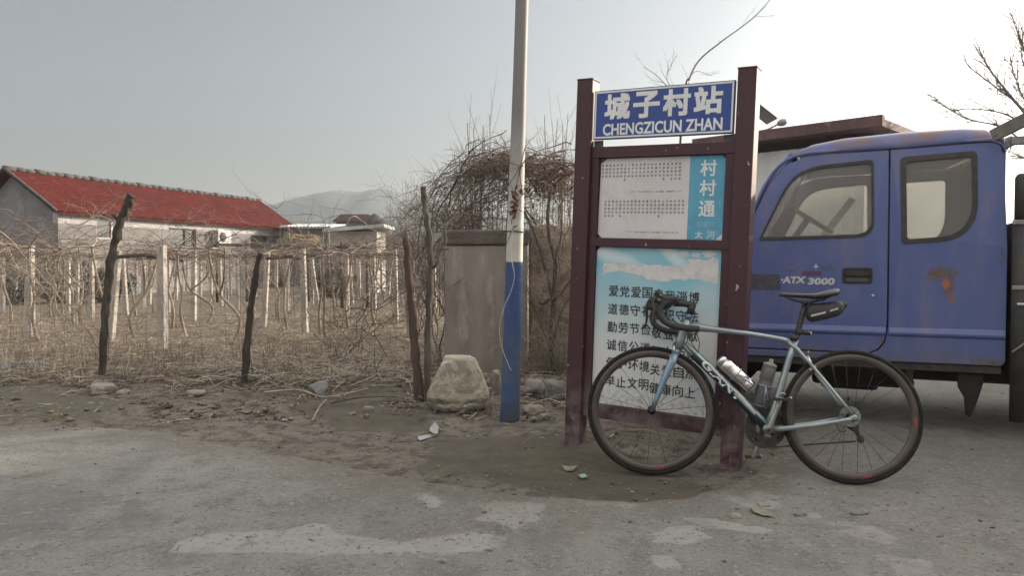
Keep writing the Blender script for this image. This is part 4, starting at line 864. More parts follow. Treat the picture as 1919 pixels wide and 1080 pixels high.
# ================================================================ ROADSIDE AND BUILDINGS
def world_mat_z(nt):
    tc = nt.nodes.new('ShaderNodeTexCoord'); sx = nt.nodes.new('ShaderNodeSeparateXYZ'); nt.links.new(tc.outputs['Object'], sx.inputs[0]); return sx.outputs['Z']
def step_z(nt, z, a, b):
    mr = nt.nodes.new('ShaderNodeMapRange'); mr.inputs[1].default_value = a; mr.inputs[2].default_value = b; nt.links.new(z, mr.inputs[0]); return mr.outputs[0]
# ---- painted concrete pole, leaning a little
m_pole, nt, nd, lk, p = new_mat('painted_pole')
z = world_mat_z(nt); st_ = (1, 1, .12)
grey = mix_col(nt, noise_fac(nt, 9, .3, .7, 6, stretch=st_), (.205, .195, .19), (.165, .158, .154))
grey = mix_col(nt, noise_fac(nt, 30, .6, .75, 6), grey, (.13, .12, .115))
cream = mix_col(nt, noise_fac(nt, 7, .35, .65, 8), (.56, .54, .48), (.45, .43, .38))
blue = mix_col(nt, noise_fac(nt, 10, .3, .7, 6, stretch=(1, 1, .25)), (.024, .058, .165), (.034, .075, .19))
blue = mix_col(nt, noise_fac(nt, 24, .55, .72, 8), blue, (.07, .10, .20))
fade = nd.new('ShaderNodeMath'); fade.operation = 'MULTIPLY'; lk.new(step_z(nt, z, .75, .12), fade.inputs[0]); lk.new(noise_fac(nt, 6, .30, .62, 8), fade.inputs[1])
blue = mix_col(nt, fade.outputs[0], blue, (.095, .105, .115))
up = mix_col(nt, step_z(nt, z, 1.38, 1.46), cream, mix_col(nt, step_z(nt, z, 1.70, 2.15), mix_col(nt, noise_fac(nt, 9, .35, .65, 8, stretch=(1, 1, .3)), (.42, .41, .40), (.33, .32, .315)), grey))  # greyer towards the top: the upper shaft's shade is put into its colour
nz = nd.new('ShaderNodeMath'); nz.operation = 'MULTIPLY_ADD'; nz.inputs[1].default_value = .012; lk.new(noise_fac(nt, 30, 0, 1), nz.inputs[0]); lk.new(z, nz.inputs[2])
c = mix_col(nt, step_z(nt, nz.outputs[0], 1.112, 1.118), blue, up)
lk.new(c, p.inputs['Base Color']); p.inputs['Roughness'].default_value = .6; bump(nt, noise_fac(nt, 25, 0, 1, 6), .25, .004)
pole = empty('utility_pole', G3(955, 786), 'tall leaning concrete pole with a blue lower part and white upper part', 'pole')
lean = Vector((.0295, 0, 1)).normalized()
g = MB(); g.tube([lean * (-.15 + 6.3 * i / 20) for i in range(21)], [.070 - .0245 * min(1, i / 8.5) + (-.004) * max(0, (i - 8.5) / 11) for i in range(21)], 28, 0); g.build('pole_shaft', m_pole, pole)
g = MB(); g.tube(ring(lean * 1.32, lean, .0625, 30), .004, 6); g.tube([lean * 1.32 + Vector((-.05, -.035, 0)), lean * 1.32 + Vector((-.10, -.03, .012))], .003, 5); g.build('wire_band', m_dkmetal, pole)
po = pole.location
def px_path(pts, Y): return [at(a, b, Y) for a, b in pts]
g = MB(); g.tube(catmull(px_path([(981, 352), (972, 385), (966, 410), (958, 450), (957, 480), (964, 515), (958, 545), (944, 578), (936, 612), (938, 640), (944, 662), (952, 682), (958, 695)], po.y - .085), 5), .0032, 6)
wire = tag(rebase(g.build('hanging_wire', mat('white_cable', (.42, .42, .43), (.32, .32, .33), 20, .5))), 'thin white wire hanging down the front of the blue and white pole', 'wire')
# ---- rough boulder in front of the pillar
def rock(name, loc, size, seed, m, label, cat='stone', group=None, jag=.22, rotz=0, sub=4, prof=None):
    # a block cut by flat fracture planes, then chipped and roughened
    rr = random.Random(seed * 31 + 5); off = Vector((seed * 13.7, seed * 5.1, seed * 9.3))
    pl = prof or [(Vector((0, 0, 1)), .82), (Vector((0, 0, -1)), .9)] + [(Vector((rr.gauss(0, 1), rr.gauss(0, 1), rr.gauss(.1, .6))).normalized(), rr.uniform(.68, .95)) for _ in range(11)]
    bm = bmesh.new(); bmesh.ops.create_icosphere(bm, subdivisions=sub, radius=1)
    for v in bm.verts:
        d = v.co.copy(); rad = 1.15
        for n_, h_ in pl:
            c_ = d.dot(n_)
            if c_ > .05: rad = min(rad, h_ / c_)
        n = mnoise.noise(d * 1.6 + off) * jag * .35 + mnoise.noise(d * 5 + off) * jag * .22 + mnoise.noise(d * 14 + off) * jag * .10
        v.co = d * rad * (1 + n)
        if prof: v.co += Vector((0, -1, 0)) * (.085 * (1 if v.co.z < -.30 + .16 * mnoise.noise(Vector((d.x * 3, 0, 2))) else 0) + .06 * (1 if v.co.z < -.55 + .14 * mnoise.noise(Vector((d.x * 4, 5, 2))) else 0)) * max(0, -d.y)
        v.co = Vector((v.co.x * size[0] / 2, v.co.y * size[1] / 2, v.co.z * size[2] / 2))
    me = bpy.data.meshes.new(name); bm.to_mesh(me); bm.free(); me.materials.append(m); me.polygons.foreach_set('use_smooth', [True] * len(me.polygons))
    o = bpy.data.objects.new(name, me); COL.objects.link(o); o.location = loc; o.rotation_euler = (0, 0, rotz)
    return tag(o, label, cat, group)
m_bould, nt, nd, lk, p = new_mat('sandstone')
z = world_mat_z(nt)
c = mix_col(nt, noise_fac(nt, 6, .3, .7, 8), (.50, .46, .385), (.41, .37, .30))
wv = nd.new('ShaderNodeTexWave'); wv.bands_direction = 'Z'; wv.inputs['Scale'].default_value = 3; wv.inputs['Distortion'].default_value = 9; wv.inputs['Detail'].default_value = 4; tc = nd.new('ShaderNodeTexCoord'); lk.new(tc.outputs['Object'], wv.inputs[0])
m1 = nd.new('ShaderNodeMath'); m1.operation = 'MULTIPLY'; lk.new(step_z(nt, z, .05, -.10), m1.inputs[0]); lk.new(wv.outputs[0], m1.inputs[1])
c = mix_col(nt, m1.outputs[0], c, (.18, .13, .085)); c = mix_col(nt, noise_fac(nt, 40, .60, .70, 4), c, (.13, .10, .07)); c = mix_col(nt, noise_fac(nt, 12, .55, .68, 8, .7), c, (.26, .225, .17)); c = mix_col(nt, noise_fac(nt, 5, .49, .505, 2, dist=2.5), c, (.33, .29, .22))
lk.new(c, p.inputs['Base Color']); p.inputs['Roughness'].default_value = .9
ad1 = nd.new('ShaderNodeMath'); ad1.operation = 'ADD'; lk.new(m1.outputs[0], ad1.inputs[0]); lk.new(noise_fac(nt, 30, 0, 1, 10, .75), ad1.inputs[1]); bump(nt, ad1.outputs[0], 1.0, .03)
bl = at(860, 727, 5.66); U = lambda a, b, c: Vector((a, b, c)).normalized()
BPL = [(U(0, 0, 1), .98), (U(0, 0, -1), 1.0), (U(-1, 0, .44), .80), (U(1, 0, .40), .80), (U(1, 0, -.18), .98), (U(-1, 0, -.05), 1.0), (U(0, -1, .22), .86), (U(0, 1, .2), .9), (U(.8, -.9, .35), .92), (U(-.9, -.6, .3), .98), (U(-.5, -.2, 1), 1.02), (U(.6, .1, 1), 1.05)]
rock('boulder', (bl.x, bl.y, .205), (.47, .38, .43), 3, m_bould, 'pale sandstone boulder with a flat top leaning against the concrete pillar', 'boulder', None, .085, .05, 6, BPL)
m_st1 = mat('grey_stone', (.17, .165, .16), (.12, .115, .11), 5, .9, c3=(.24, .23, .21), scale3=30, bump_s=.6, bump_scale=30, bump_d=.02)
m_st2 = mat('buff_stone', (.24, .21, .175), (.17, .145, .12), 6, .9, c3=(.30, .27, .23), scale3=30, bump_s=.6, bump_scale=30, bump_d=.02)
def px_rock(px, py, w, h, seed, m, label, jag=.2, d=.8, cat='stone', group=None, name='stone'):
    b_ = G3(px, py); k = b_.y / F; return rock(name, (b_.x, b_.y, b_.z + h * k * .36), (w * k * .95, w * k * d, h * k * 1.1), seed, m, label, cat, group, jag, seed * .7, 4)
px_rock(600, 742, 48, 34, 11, m_st1, 'dark grey rounded stone lying among dry stalks at the edge of the vineyard')
px_rock(190, 735, 62, 20, 12, m_st2, 'flat pale stone beside the foot of the dark leaning stake'); px_rock(232, 739, 30, 12, 13, m_st2, 'small flat pale stone right of the flat stone at the stake')
px_rock(42, 702, 84, 26, 14, m_st1, 'long grey stone half buried at the left end of the verge'); px_rock(5, 706, 34, 18, 15, m_st1, 'grey stone at the far left edge of the verge')
px_rock(72, 704, 26, 14, 16, m_st2, 'small buff stone next to the long half buried stone')
px_rock(315, 762, 30, 15, 17, m_soil, 'small dark lump of earth on the bare soil below the stakes', .5)
px_rock(365, 742, 40, 12, 18, m_st2, 'thin slab of stone between the two left stakes'); px_rock(660, 778, 14, 8, 19, m_st2, 'pale pebble on the dark soil below the round grey stone')
px_rock(1002, 742, 64, 36, 21, m_st1, 'dark rubble stone just right of the blue pole'); px_rock(1038, 752, 40, 46, 22, m_st1, 'dark upright rubble stone touching the left sign post', .25)
px_rock(998, 774, 44, 20, 23, m_st2, 'buff stone at the foot of the blue pole', .25); px_rock(1018, 785, 26, 13, 24, m_st2, 'small buff stone below the rubble beside the sign', .25)
px_rock(930, 740, 40, 56, 25, m_st2, 'narrow stone wedged between the boulder and the blue pole', .2, .6)
px_rock(965, 700, 46, 30, 26, m_st1, 'grey stone behind the blue pole'); px_rock(1045, 700, 50, 60, 27, m_st1, 'large dark stone under the shrub beside the sign', .25)
px_rock(1375, 995 - 24, 26, 10, 31, m_st2, 'flat chip of stone in front of the bicycle'); px_rock(1500, 968, 30, 12, 32, m_st1, 'small rough stone under the rear of the bicycle'); px_rock(832, 1055, 18, 9, 34, m_st2, 'pale pebble on the concrete near the bottom edge')
px_rock(690, 772, 24, 14, 35, m_st2, 'white edged stone by the dry twigs', .3); 
px_rock(1610, 965, 36, 10, 37, m_st1, 'low broken lump on the concrete behind the rear wheel', .3); px_rock(1430, 950, 30, 8, 38, m_st2, 'flat chip beside the concrete patch under the bicycle', .3)
# ---- litter on the ground
def scrap(name, pts, z, m, label, cat, curl=.01, seed=0):
    rg = random.Random(seed); g = MB(); q = [gnd(a, b) for a, b in pts]; n = len(q); c_ = sum(q, Vector()) / n
    top = [Vector((v.x, v.y, gh(v.x, v.y) + z + rg.uniform(0, curl))) for v in q]; bot = [v - Vector((0, 0, .003)) for v in top]; cc = Vector((c_.x, c_.y, gh(c_.x, c_.y) + z + curl * .4))
    g.add(top + bot + [cc], [(i, (i + 1) % n, 2 * n) for i in range(n)] + [(n + i, n + (i + 1) % n, (i + 1) % n, i) for i in range(n)] + [tuple(range(2 * n - 1, n - 1, -1))]); return tag(rebase(g.build(name, m)), label, cat)
m_rag = mat('grey_plastic_film', (.34, .33, .34), (.26, .25, .26), 20, .5); m_leafy = mat('dry_green_leaf', (.20, .21, .15), (.14, .14, .10), 20, .7); m_mint = mat('mint_plastic', (.28, .40, .36), (.22, .32, .29), 20, .5)
m_leafb = mat('dry_brown_leaf', (.25, .17, .11), (.17, .11, .075), 20, .8)
scrap('plastic_scrap', [(806, 808), (815, 804), (822, 812), (820, 822), (811, 822), (805, 816)], .02, m_rag, 'crumpled grey plastic scrap on the soil below the boulder', 'litter', .03, 1)
scrap('paper_strip', [(782, 823), (812, 816), (818, 819), (786, 828)], .008, m_rag, 'pale paper strip beside the crumpled plastic scrap', 'litter', .006, 2)
scrap('plastic_scrap', [(1084, 895), (1095, 893), (1101, 898), (1090, 901)], .008, m_mint, 'mint green scrap of plastic left of the front wheel', 'litter', .008, 3)
scrap('fallen_leaf', [(1406, 958), (1420, 957), (1448, 968), (1448, 974), (1428, 971), (1412, 966)], .012, m_leafy, 'dry greenish leaf on the concrete below the crank', 'leaf', .012, 4)
scrap('fallen_leaf', [(1010, 738), (1020, 740), (1042, 756), (1030, 757), (1016, 748)], .05, m_leafb, 'dry brown leaf on the rubble between pole and sign', 'leaf', .02, 5)
scrap('fallen_leaf', [(1052, 880), (1066, 882), (1082, 879), (1074, 887), (1060, 886)], .008, m_leafy, 'curled dry leaf on the soil left of the front wheel', 'leaf', .012, 6)
# ---- concrete pillar with a cap slab
m_pil = mat('stained_concrete', (.27, .238, .21), (.19, .165, .145), 3, .9, c3=(.36, .325, .29), scale3=5, stretch=(1.2, 1.2, .35), bump_s=.5, bump_scale=18, bump_d=.015)
m_cap2 = mat('dark_weathered_cap', (.125, .100, .088), (.085, .068, .06), 6, .9, bump_s=.6, bump_scale=20, bump_d=.02)
pa, pb = at(833, 690, 7.45), at(988, 690, 7.45); pc_ = (pa + pb) / 2; zt = at(900, 460, 7.45).z
pil = empty('gate_pillar', (pc_.x, pc_.y + .25, 0), 'broad stained concrete pillar standing behind the boulder and pole', 'pillar')
g = MB(); g.box((0, 0, zt / 2 - .1), (pb.x - pa.x, .5, zt + .2)); g.build('pillar_shaft', m_pil, pil, bevel=.015)
g = MB(); g.box((.005, 0, zt + .076), (pb.x - pa.x + .02, .54, .15)); g.build('pillar_cap', m_cap2, pil, bevel=.02)
# ---- rough tan wall behind pole and sign
m_wall, nt, nd, lk, p = new_mat('rough_earth_wall')
c = mix_col(nt, noise_fac(nt, 4, .3, .7, 8), (.43, .345, .265), (.31, .24, .18)); c = mix_col(nt, noise_fac(nt, 16, .5, .66, 8), c, (.19, .145, .11)); c = mix_col(nt, noise_fac(nt, 11, .58, .7, 6), c, (.50, .42, .33))
lk.new(c, p.inputs['Base Color']); p.inputs['Roughness'].default_value = .95; bump(nt, noise_fac(nt, 12, 0, 1, 10, .7), 1.0, .06)
g = MB(); nx, nz_ = 60, 40; vs = []
wx0, wx1 = pb.x + .03, 1.75
for i in range(nx + 1):
    for j in range(nz_ + 1):
        x = wx0 + (wx1 - wx0) * i / nx; zz = -.1 + 1.62 * j / nz_
        vs.append((x, 7.62 + float(fbm(x * 1.0, zz + 5, 3.2, 4)) * .16 + .10 * (zz / 1.6), zz + float(fbm(x, 3, 2.5, 3)) * .18 * (j / nz_)))
k = nz_ + 1; fs = [(i * k + j, (i + 1) * k + j, (i + 1) * k + j + 1, i * k + j + 1) for i in range(nx) for j in range(nz_)]
o_ = len(vs); vs += [(a, 8.05, c_) for a, b_, c_ in vs]
fs += [tuple(o_ + q for q in f[::-1]) for f in fs]
fs += [(i * k + nz_, (i + 1) * k + nz_, o_ + (i + 1) * k + nz_, o_ + i * k + nz_) for i in range(nx)] + [(j + 1, j, o_ + j, o_ + j + 1) for j in range(nz_)] + [(nx * k + j, nx * k + j + 1, o_ + nx * k + j + 1, o_ + nx * k + j) for j in range(nz_)]
g.add(vs, fs, 0, True); tag(rebase(g.build('earth_wall', m_wall, fixn=True)), 'rough tan earth wall behind the pole and the bus stop sign', 'wall')
# ---- wooden stakes along the vineyard edge
m_stk = mat('dark_weathered_wood', (.055, .042, .033), (.032, .025, .021), 12, .95, c3=(.11, .088, .066), scale3=20, stretch=(1, 1, .2), bump_s=.9, bump_scale=40, bump_d=.02)
m_stk2 = mat('reddish_weathered_wood', (.095, .060, .048), (.060, .040, .034), 12, .95, c3=(.15, .115, .09), scale3=16, stretch=(1, 1, .2), bump_s=.8, bump_scale=40, bump_d=.02)
m_stk3 = mat('grey_weathered_wood', (.105, .085, .070), (.058, .046, .038), 12, .95, c3=(.16, .135, .11), scale3=18, stretch=(1, 1, .2), bump_s=.9, bump_scale=40, bump_d=.02)
def stake(pxs, w, m, label, seed, stub=None):
    b_ = G3(*pxs[0]); pts = [at(a, c_, b_.y) for a, c_ in pxs]; pts[0] = b_ - Vector((0, 0, .15)); k = b_.y / F; pp = catmull(pts, 6); rg = random.Random(seed); n = len(pp)
    rad = [(w[0] + (w[1] - w[0]) * i / (n - 1)) * k / 2 * .84 * rg.uniform(.84, 1.16) for i in range(n)]
    pp = [q + Vector((rg.uniform(-.006, .006), rg.uniform(-.006, .006), 0)) for q in pp]
    g = MB(); g.tube(pp, rad, 9, 0)
    for (i, dx, dz, r_) in (stub or []): q = pp[int(i * (n - 1))]; g.tube([q, q + Vector((dx * .6, 0, dz * .4)), q + Vector((dx, -.02, dz))], [r_, r_ * .8, r_ * .5], 7, 0)
    return tag(rebase(g.build('wooden_stake', m)), label, 'stake', 'wooden stakes along the vineyard edge')
stake([(189, 712), (194, 640), (200, 560), (210, 480), (224, 420), (236, 392), (246, 366)], (16, 20), m_stk, 'thick dark crooked stake with a knobbly top at the left of the verge', 1, [(.72, -.06, .05, .02), (.86, .07, .06, .018)])
stake([(456, 716), (463, 640), (472, 560), (480, 510), (487, 474)], (17, 12), m_stk, 'dark leaning stake standing alone in front of the vineyard', 2, [(.1, .04, .06, .012)])
stake([(786, 752), (780, 680), (773, 600), (766, 520), (760, 443)], (24, 14), m_stk2, 'reddish brown stake with a flat top left of the boulder', 3)
stake([(802, 752), (802, 680), (803, 600), (806, 520), (803, 440), (797, 390), (794, 350)], (17, 12), m_stk3, 'tall grey split stake right beside the reddish brown stake', 4, [(.55, .07, .08, .014), (.4, -.06, .10, .012)])

# ---- red-roofed farmhouse
m_hw, nt, nd, lk, p = new_mat('whitewashed_wall')
z = world_mat_z(nt)
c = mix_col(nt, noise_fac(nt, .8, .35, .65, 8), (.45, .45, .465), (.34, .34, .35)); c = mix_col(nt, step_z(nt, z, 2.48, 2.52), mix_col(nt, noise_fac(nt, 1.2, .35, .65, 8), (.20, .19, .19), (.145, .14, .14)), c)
c = mix_col(nt, noise_fac(nt, 5, .58, .72, 8), c, (.20, .19, .185)); lk.new(c, p.inputs['Base Color']); p.inputs['Roughness'].default_value = .9; bump(nt, noise_fac(nt, 12, 0, 1), .3, .02)
m_gab = mat('grey_gable_render', (.20, .20, .215), (.155, .155, .165), 1.2, .9, c3=(.25, .25, .26), scale3=2)
m_roof, nt, nd, lk, p = new_mat('red_roof_tiles')
c = mix_col(nt, noise_fac(nt, .7, .3, .7, 8), (.090, .0150, .0125), (.060, .0125, .011)); c = mix_col(nt, noise_fac(nt, 9, .55, .72, 6, stretch=(1, .25, 1)), c, (.045, .013, .013)); c = mix_col(nt, noise_fac(nt, 2.2, .52, .75, 8, .7), c, (.125, .036, .027))
lk.new(c, p.inputs['Base Color']); p.inputs['Roughness'].default_value = .9; p.inputs['Specular IOR Level'].default_value = .1
m_ridge = mat('grey_ridge_tile', (.07, .068, .066), (.045, .043, .042), 5, .9)
HE = Vector((-15.08, 25.4, 0)); hd_ = Vector((.319, .948, 0)).normalized(); hp_ = Vector((-hd_.y, hd_.x, 0)); HL, HW_, HEV, HRI = 12.9, 3.9, 2.86, 4.30
house = empty('farmhouse', HE, 'long low farmhouse with a red tiled roof and pale grey walls', 'house', None, (0, 0, math.atan2(hd_.y, hd_.x)))
# local: x along the house, y back from the wall facing the vineyard, z up
g = MB(); t_ = .22; 
holes = [(1.55, 2.65, 2.02, 2.72), (4.95, 6.45, 1.75, 2.56), (9.95, 11.2, 1.85, 2.45), (7.3, 7.9, 1.9, 2.5)]
def rects_wall(length, h, holes, fn, d0, d1, name, m, par):
    return plate(name, [(0, -.2), (length, -.2), (length, h), (0, h)], [[(a, c_), (b_, c_), (b_, d_), (a, d_)] for a, b_, c_, d_ in holes], fn, d0, d1, m, par)
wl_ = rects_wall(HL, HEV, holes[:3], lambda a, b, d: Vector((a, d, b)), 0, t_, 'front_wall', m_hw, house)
g = MB(); g.box((HL / 2, HW_ - .1, HEV / 2 - .1), (HL, .2, HEV + .2)); g.build('back_wall', m_hw, house)
for x in (.11, HL - .11):
    g = MB(); g.prism([(.222, -.2), (HW_ - .202, -.2), (HW_ - .202, HEV), (HW_ / 2, HRI - .10), (.222, HEV)], lambda a, b, d: Vector((x + d, a, b)), -.108, .108); g.build('gable_wall', m_gab, house, fixn=True)
m_win = mat('dark_window_glass', (.05, .06, .058), (.03, .036, .036), 2, .12, spec=.8); m_wf = mat('pale_window_frame', (.45, .46, .45), (.36, .37, .37), 10, .5); m_dkf = mat('dark_window_board', (.07, .065, .06), (.045, .042, .04), 6, .8)
for (i, (a, b_, c_, d_)) in enumerate(holes[:3]):
    g = MB(); w_ = .05
    for q in ((a, b_, c_, c_ + w_), (a, b_, d_ - w_, d_), (a, a + w_, c_ + w_, d_ - w_), (b_ - w_, b_, c_ + w_, d_ - w_), (a + (b_ - a) * .62, a + (b_ - a) * .62 + .07, c_ + w_, d_ - w_)): g.box(((q[0] + q[1]) / 2, .10, (q[2] + q[3]) / 2), (q[1] - q[0], .06, q[3] - q[2]))
    wn_ = g.build('window', m_wf if i == 0 else m_dkf, house); g = MB(); g.box(((a + b_) / 2, .125, (c_ + d_) / 2), (b_ - a - .1, .012, d_ - c_ - .1)); g.build('pane', m_win, wn_)
for (x, z0) in ((7.75, 2.0), (12.2, 1.78)):
    g = MB(); g.box((x, -.20, z0 + .29), (.84, .34, .58)); ac = g.build('air_conditioner', m_wf, house, bevel=.02)
    g = MB(); g.lathe([(.02, 0), (.20, 0), (.20, .012), (.02, .012)], (x - .12, -.385, z0 + .29), (0, 1, 0), 20); g.build('fan_grille', m_dkf, ac)
# roof: one slope of stepped tile courses each side
def slope(y0, z0, y1, z1, n, name):
    g = MB(); ov = .32
    for i in range(n):
        a, b_ = i / n, (i + 1) / n
        for k in range(1):
            p0 = Vector((-ov, y0 + (y1 - y0) * a, z0 + (z1 - z0) * a)); p1 = Vector((-ov, y0 + (y1 - y0) * b_, z0 + (z1 - z0) * b_)); up_ = Vector((0, 0, .055)); dn = Vector((0, 0, .015))
            vs = []; m = 64
            for e in range(m + 1):
                x = -ov + (HL + 2 * ov) * e / m; wob = .018 * (1 if e % 2 else -1) + .02 * float(fbm(x * 1.0, a * 9, .8, 2))
                vs += [Vector((x, p0.y, p0.z + .055 + wob)), Vector((x, p1.y, p1.z + .012 + wob)), Vector((x, p0.y, p0.z - .02))]
            g.add(vs, [(3 * e, 3 * e + 1, 3 * e + 4, 3 * e + 3) for e in range(m)] + [(3 * e + 2, 3 * e, 3 * e + 3, 3 * e + 5) for e in range(m)])
    g.add([Vector((x, y_, z_ - .06)) for x in (-ov, HL + ov) for y_, z_ in ((y0, z0), (y1, z1))], [(0, 1, 3, 2)])
    g.add([Vector((x, y_, z_ + dz)) for x in (-ov, HL + ov) for y_, z_ in ((y0, z0), (y1, z1)) for dz in (-.06, .05)], [(0, 1, 3, 2), (4, 6, 7, 5), (0, 4, 5, 1)])
    return g.build(name, m_roof, house)
rf_ = slope(-.30, HEV - .02, HW_ / 2, HRI, 16, 'roof'); slope(HW_ + .30, HEV - .02, HW_ / 2, HRI, 12, 'roof')
g = MB()
for i in range(36): x = -.35 + (HL + .7) * (i + .5) / 36; g.tube([(x - .2, HW_ / 2, HRI + .04 + .012 * (i % 2)), (x + .2, HW_ / 2, HRI + .04 + .012 * (i % 2))], .085 + .018 * (i % 3 == 0), 8)
g.build('ridge', m_ridge, house)
g = MB(); g.tube([(-.34, -.31, HEV + .02), (-.34, HW_ / 2, HRI + .05), (-.34, HW_ + .31, HEV + .02)], .06, 6); g.build('verge_tile', m_ridge, house)
# ---- sheds and huts between house and thicket
m_gw = mat('grey_shed_wall', (.14, .14, .15), (.105, .105, .115), 2, .9, stretch=(1, 1, .3)); m_lt = mat('pale_sheet_roof', (.42, .44, .45), (.34, .36, .37), 3, .6); m_brk = mat('tan_brick_wall', (.33, .30, .265), (.26, .235, .21), 14, .9, stretch=(1, 1, 3), c3=(.40, .37, .33), scale3=5)
a_, b_ = at(530, 425, 36), at(616, 425, 36)
sh = empty('grey_shed', ((a_.x + b_.x) / 2, 37.5, 0), 'low dark grey shed with a pale sheet roof right of the farmhouse', 'shed')
w_ = b_.x - a_.x; zt = at(570, 428, 36).z
g = MB(); g.box((0, 0, zt / 2), (w_, 3, zt)); g.build('wall', m_gw, sh)
g = MB(); n = 30; vs = [];
for i in range(n + 1):
    x = -w_ / 2 - .15 + (w_ + .3) * i / n; dz = .05 * (i % 2); vs += [(x, -1.75, zt + .05 + dz), (x, 1.6, zt + .32 + dz)]
g.add(vs, [(2 * i, 2 * i + 2, 2 * i + 3, 2 * i + 1) for i in range(n)]); o_ = g.build('roof', m_lt, sh); md = o_.modifiers.new('thickness', 'SOLIDIFY'); md.thickness = .05
a_, b_ = at(618, 430, 29), at(706, 425, 29); w_ = b_.x - a_.x; zt = at(660, 434, 29).z
hut = empty('brick_hut', ((a_.x + b_.x) / 2, 30, 0), 'small tan brick hut with a pale flat slab roof behind the vines', 'hut')
g = MB(); g.box((0, 0, zt / 2), (w_, 2, zt)); g.build('wall', m_brk, hut)
g = MB(); g.box((.05, 0, zt + .12), (w_ + .55, 2.5, .13), Matrix.Rotation(R(-4.5), 3, 'Y')); g.build('roof_slab', m_lt, hut, bevel=.01)
a_, b_ = at(700, 448, 33), at(850, 448, 33); w_ = b_.x - a_.x; zt = at(740, 452, 33).z
g = MB(); g.box(((a_.x + b_.x) / 2, 33, zt / 2), (w_, .3, zt)); tag(rebase(g.build('yard_wall', mat('pale_yard_wall', (.26, .25, .25), (.20, .19, .19), 2, .9), bevel=.02)), 'low pale yard wall right of the brick hut', 'wall')
# far roofs and a dark rick peeping over the hut
m_far = mat('far_brown_roof', (.14, .085, .07), (.10, .065, .055), 1, .9); m_rick = mat('dark_thatch', (.045, .043, .045), (.03, .03, .032), 2, .95)
q = at(686, 418, 60)
fh = empty('distant_house', (at(672, 418, 60).x, 60, 0), 'distant house with a brown roof showing above the brick hut', 'house')
g = MB(); hz2 = at(680, 418, 60).z; g.box((0, 0, hz2 / 2), (2.6, 4, hz2)); g.build('wall', m_gw, fh)
g = MB(); zr = at(680, 405, 60).z; g.prism([(-1.6, hz2), (1.9, hz2), (1.2, zr), (-.9, zr)], lambda a, b, d: Vector((a, d, b)), -2.2, 2.2); g.build('roof', m_far, fh, fixn=True)
r_ = at(702, 418, 55); rz = at(702, 400, 55).z
g = MB(); g.lathe([(.95, 0), (.95, r_.z), (.55, r_.z + (rz - r_.z) * .45), (.30, r_.z + (rz - r_.z) * .8), (.02, rz)], (r_.x, 55, 0), (0, 0, 1), 14); tag(rebase(g.build('thatched_rick', m_rick)), 'dark pointed rick standing behind the brick hut', 'rick')
# dark rail of pipes in front of the house
m_rail = mat('dark_pipe', (.035, .034, .034), (.05, .045, .04), 6, .7)
for (x0, x1, y0, posts, lab) in ((395, 614, 459, (462, 577, 604, 406), 'dark pipe rail running in front of the farmhouse wall'), (560, 692, 462, (566, 640, 688), 'dark wooden cross pole among the vines before the brick hut')):
    Y = 22 if x0 == 395 else 19; pr = empty('pipe_rail', (at((x0 + x1) / 2, y0, Y).x, Y, 0), lab, 'rail'); L = pr.location
    g = MB(); g.tube([at(x0, y0, Y) - L, at(x1, y0 + 1, Y) - L], .045, 8); g.build('rail', m_rail, pr)
    for px in posts:
        g = MB(); tp = at(px, y0 - (26 if Y == 22 and px in (577, 604) else 8), Y); g.tube([Vector((tp.x, Y, -.1)) - L, tp - L], .04, 8); g.build('post', m_rail, pr)
# ---- corrugated shed behind the truck
m_cor = mat('grey_corrugated_sheet', (.70, .71, .72), (.58, .59, .60), 2, .6, .0, stretch=(1, 1, .2)); m_eave = mat('brown_eave_beam', (.135, .075, .075), (.09, .052, .052), 3, .8, c3=(.19, .13, .12), scale3=8)
sL, sR = at(1300, 262, 11.6), at(1656, 218, 9.7); sd = Vector((sR.x - sL.x, sR.y - sL.y, 0)); SLn = sd.length; sd.normalize(); ang = math.atan2(sd.y, sd.x)
shed = empty('corrugated_shed', (sL.x, sL.y, 0), 'grey corrugated metal shed with a brown eave beam behind the truck cab', 'shed', None, (0, 0, ang))
H_ = 2.72; g = MB(); n = int(SLn / .045); vs = []
for i in range(n + 1):
    x = .10 + (SLn - .42) * i / n; y = .22 + .018 * math.sin(i * 1.57); vs += [(x, y, -.05), (x, y, H_)]
g.add(vs, [(2 * i, 2 * i + 2, 2 * i + 3, 2 * i + 1) for i in range(n)], 0, False); o_ = g.build('front_wall', m_cor, shed)
g = MB(); g.box((.10, 2.4, H_ / 2), (.05, 4.3, H_)); g.box((SLn - .34, 2.4, H_ / 2), (.05, 4.3, H_)); g.box((SLn / 2, 4.55, H_ / 2), (SLn - .4, .05, H_)); g.build('side_wall', m_cor, shed)
g = MB(); g.box((SLn / 2, .0, 2.925), (SLn, .10, .145)); g.build('eave_beam', m_eave, shed, bevel=.006)
g = MB(); g.box((SLn / 2, 2.4, 2.905), (SLn - .02, 4.68, .10)); g.build('roof', m_eave, shed)
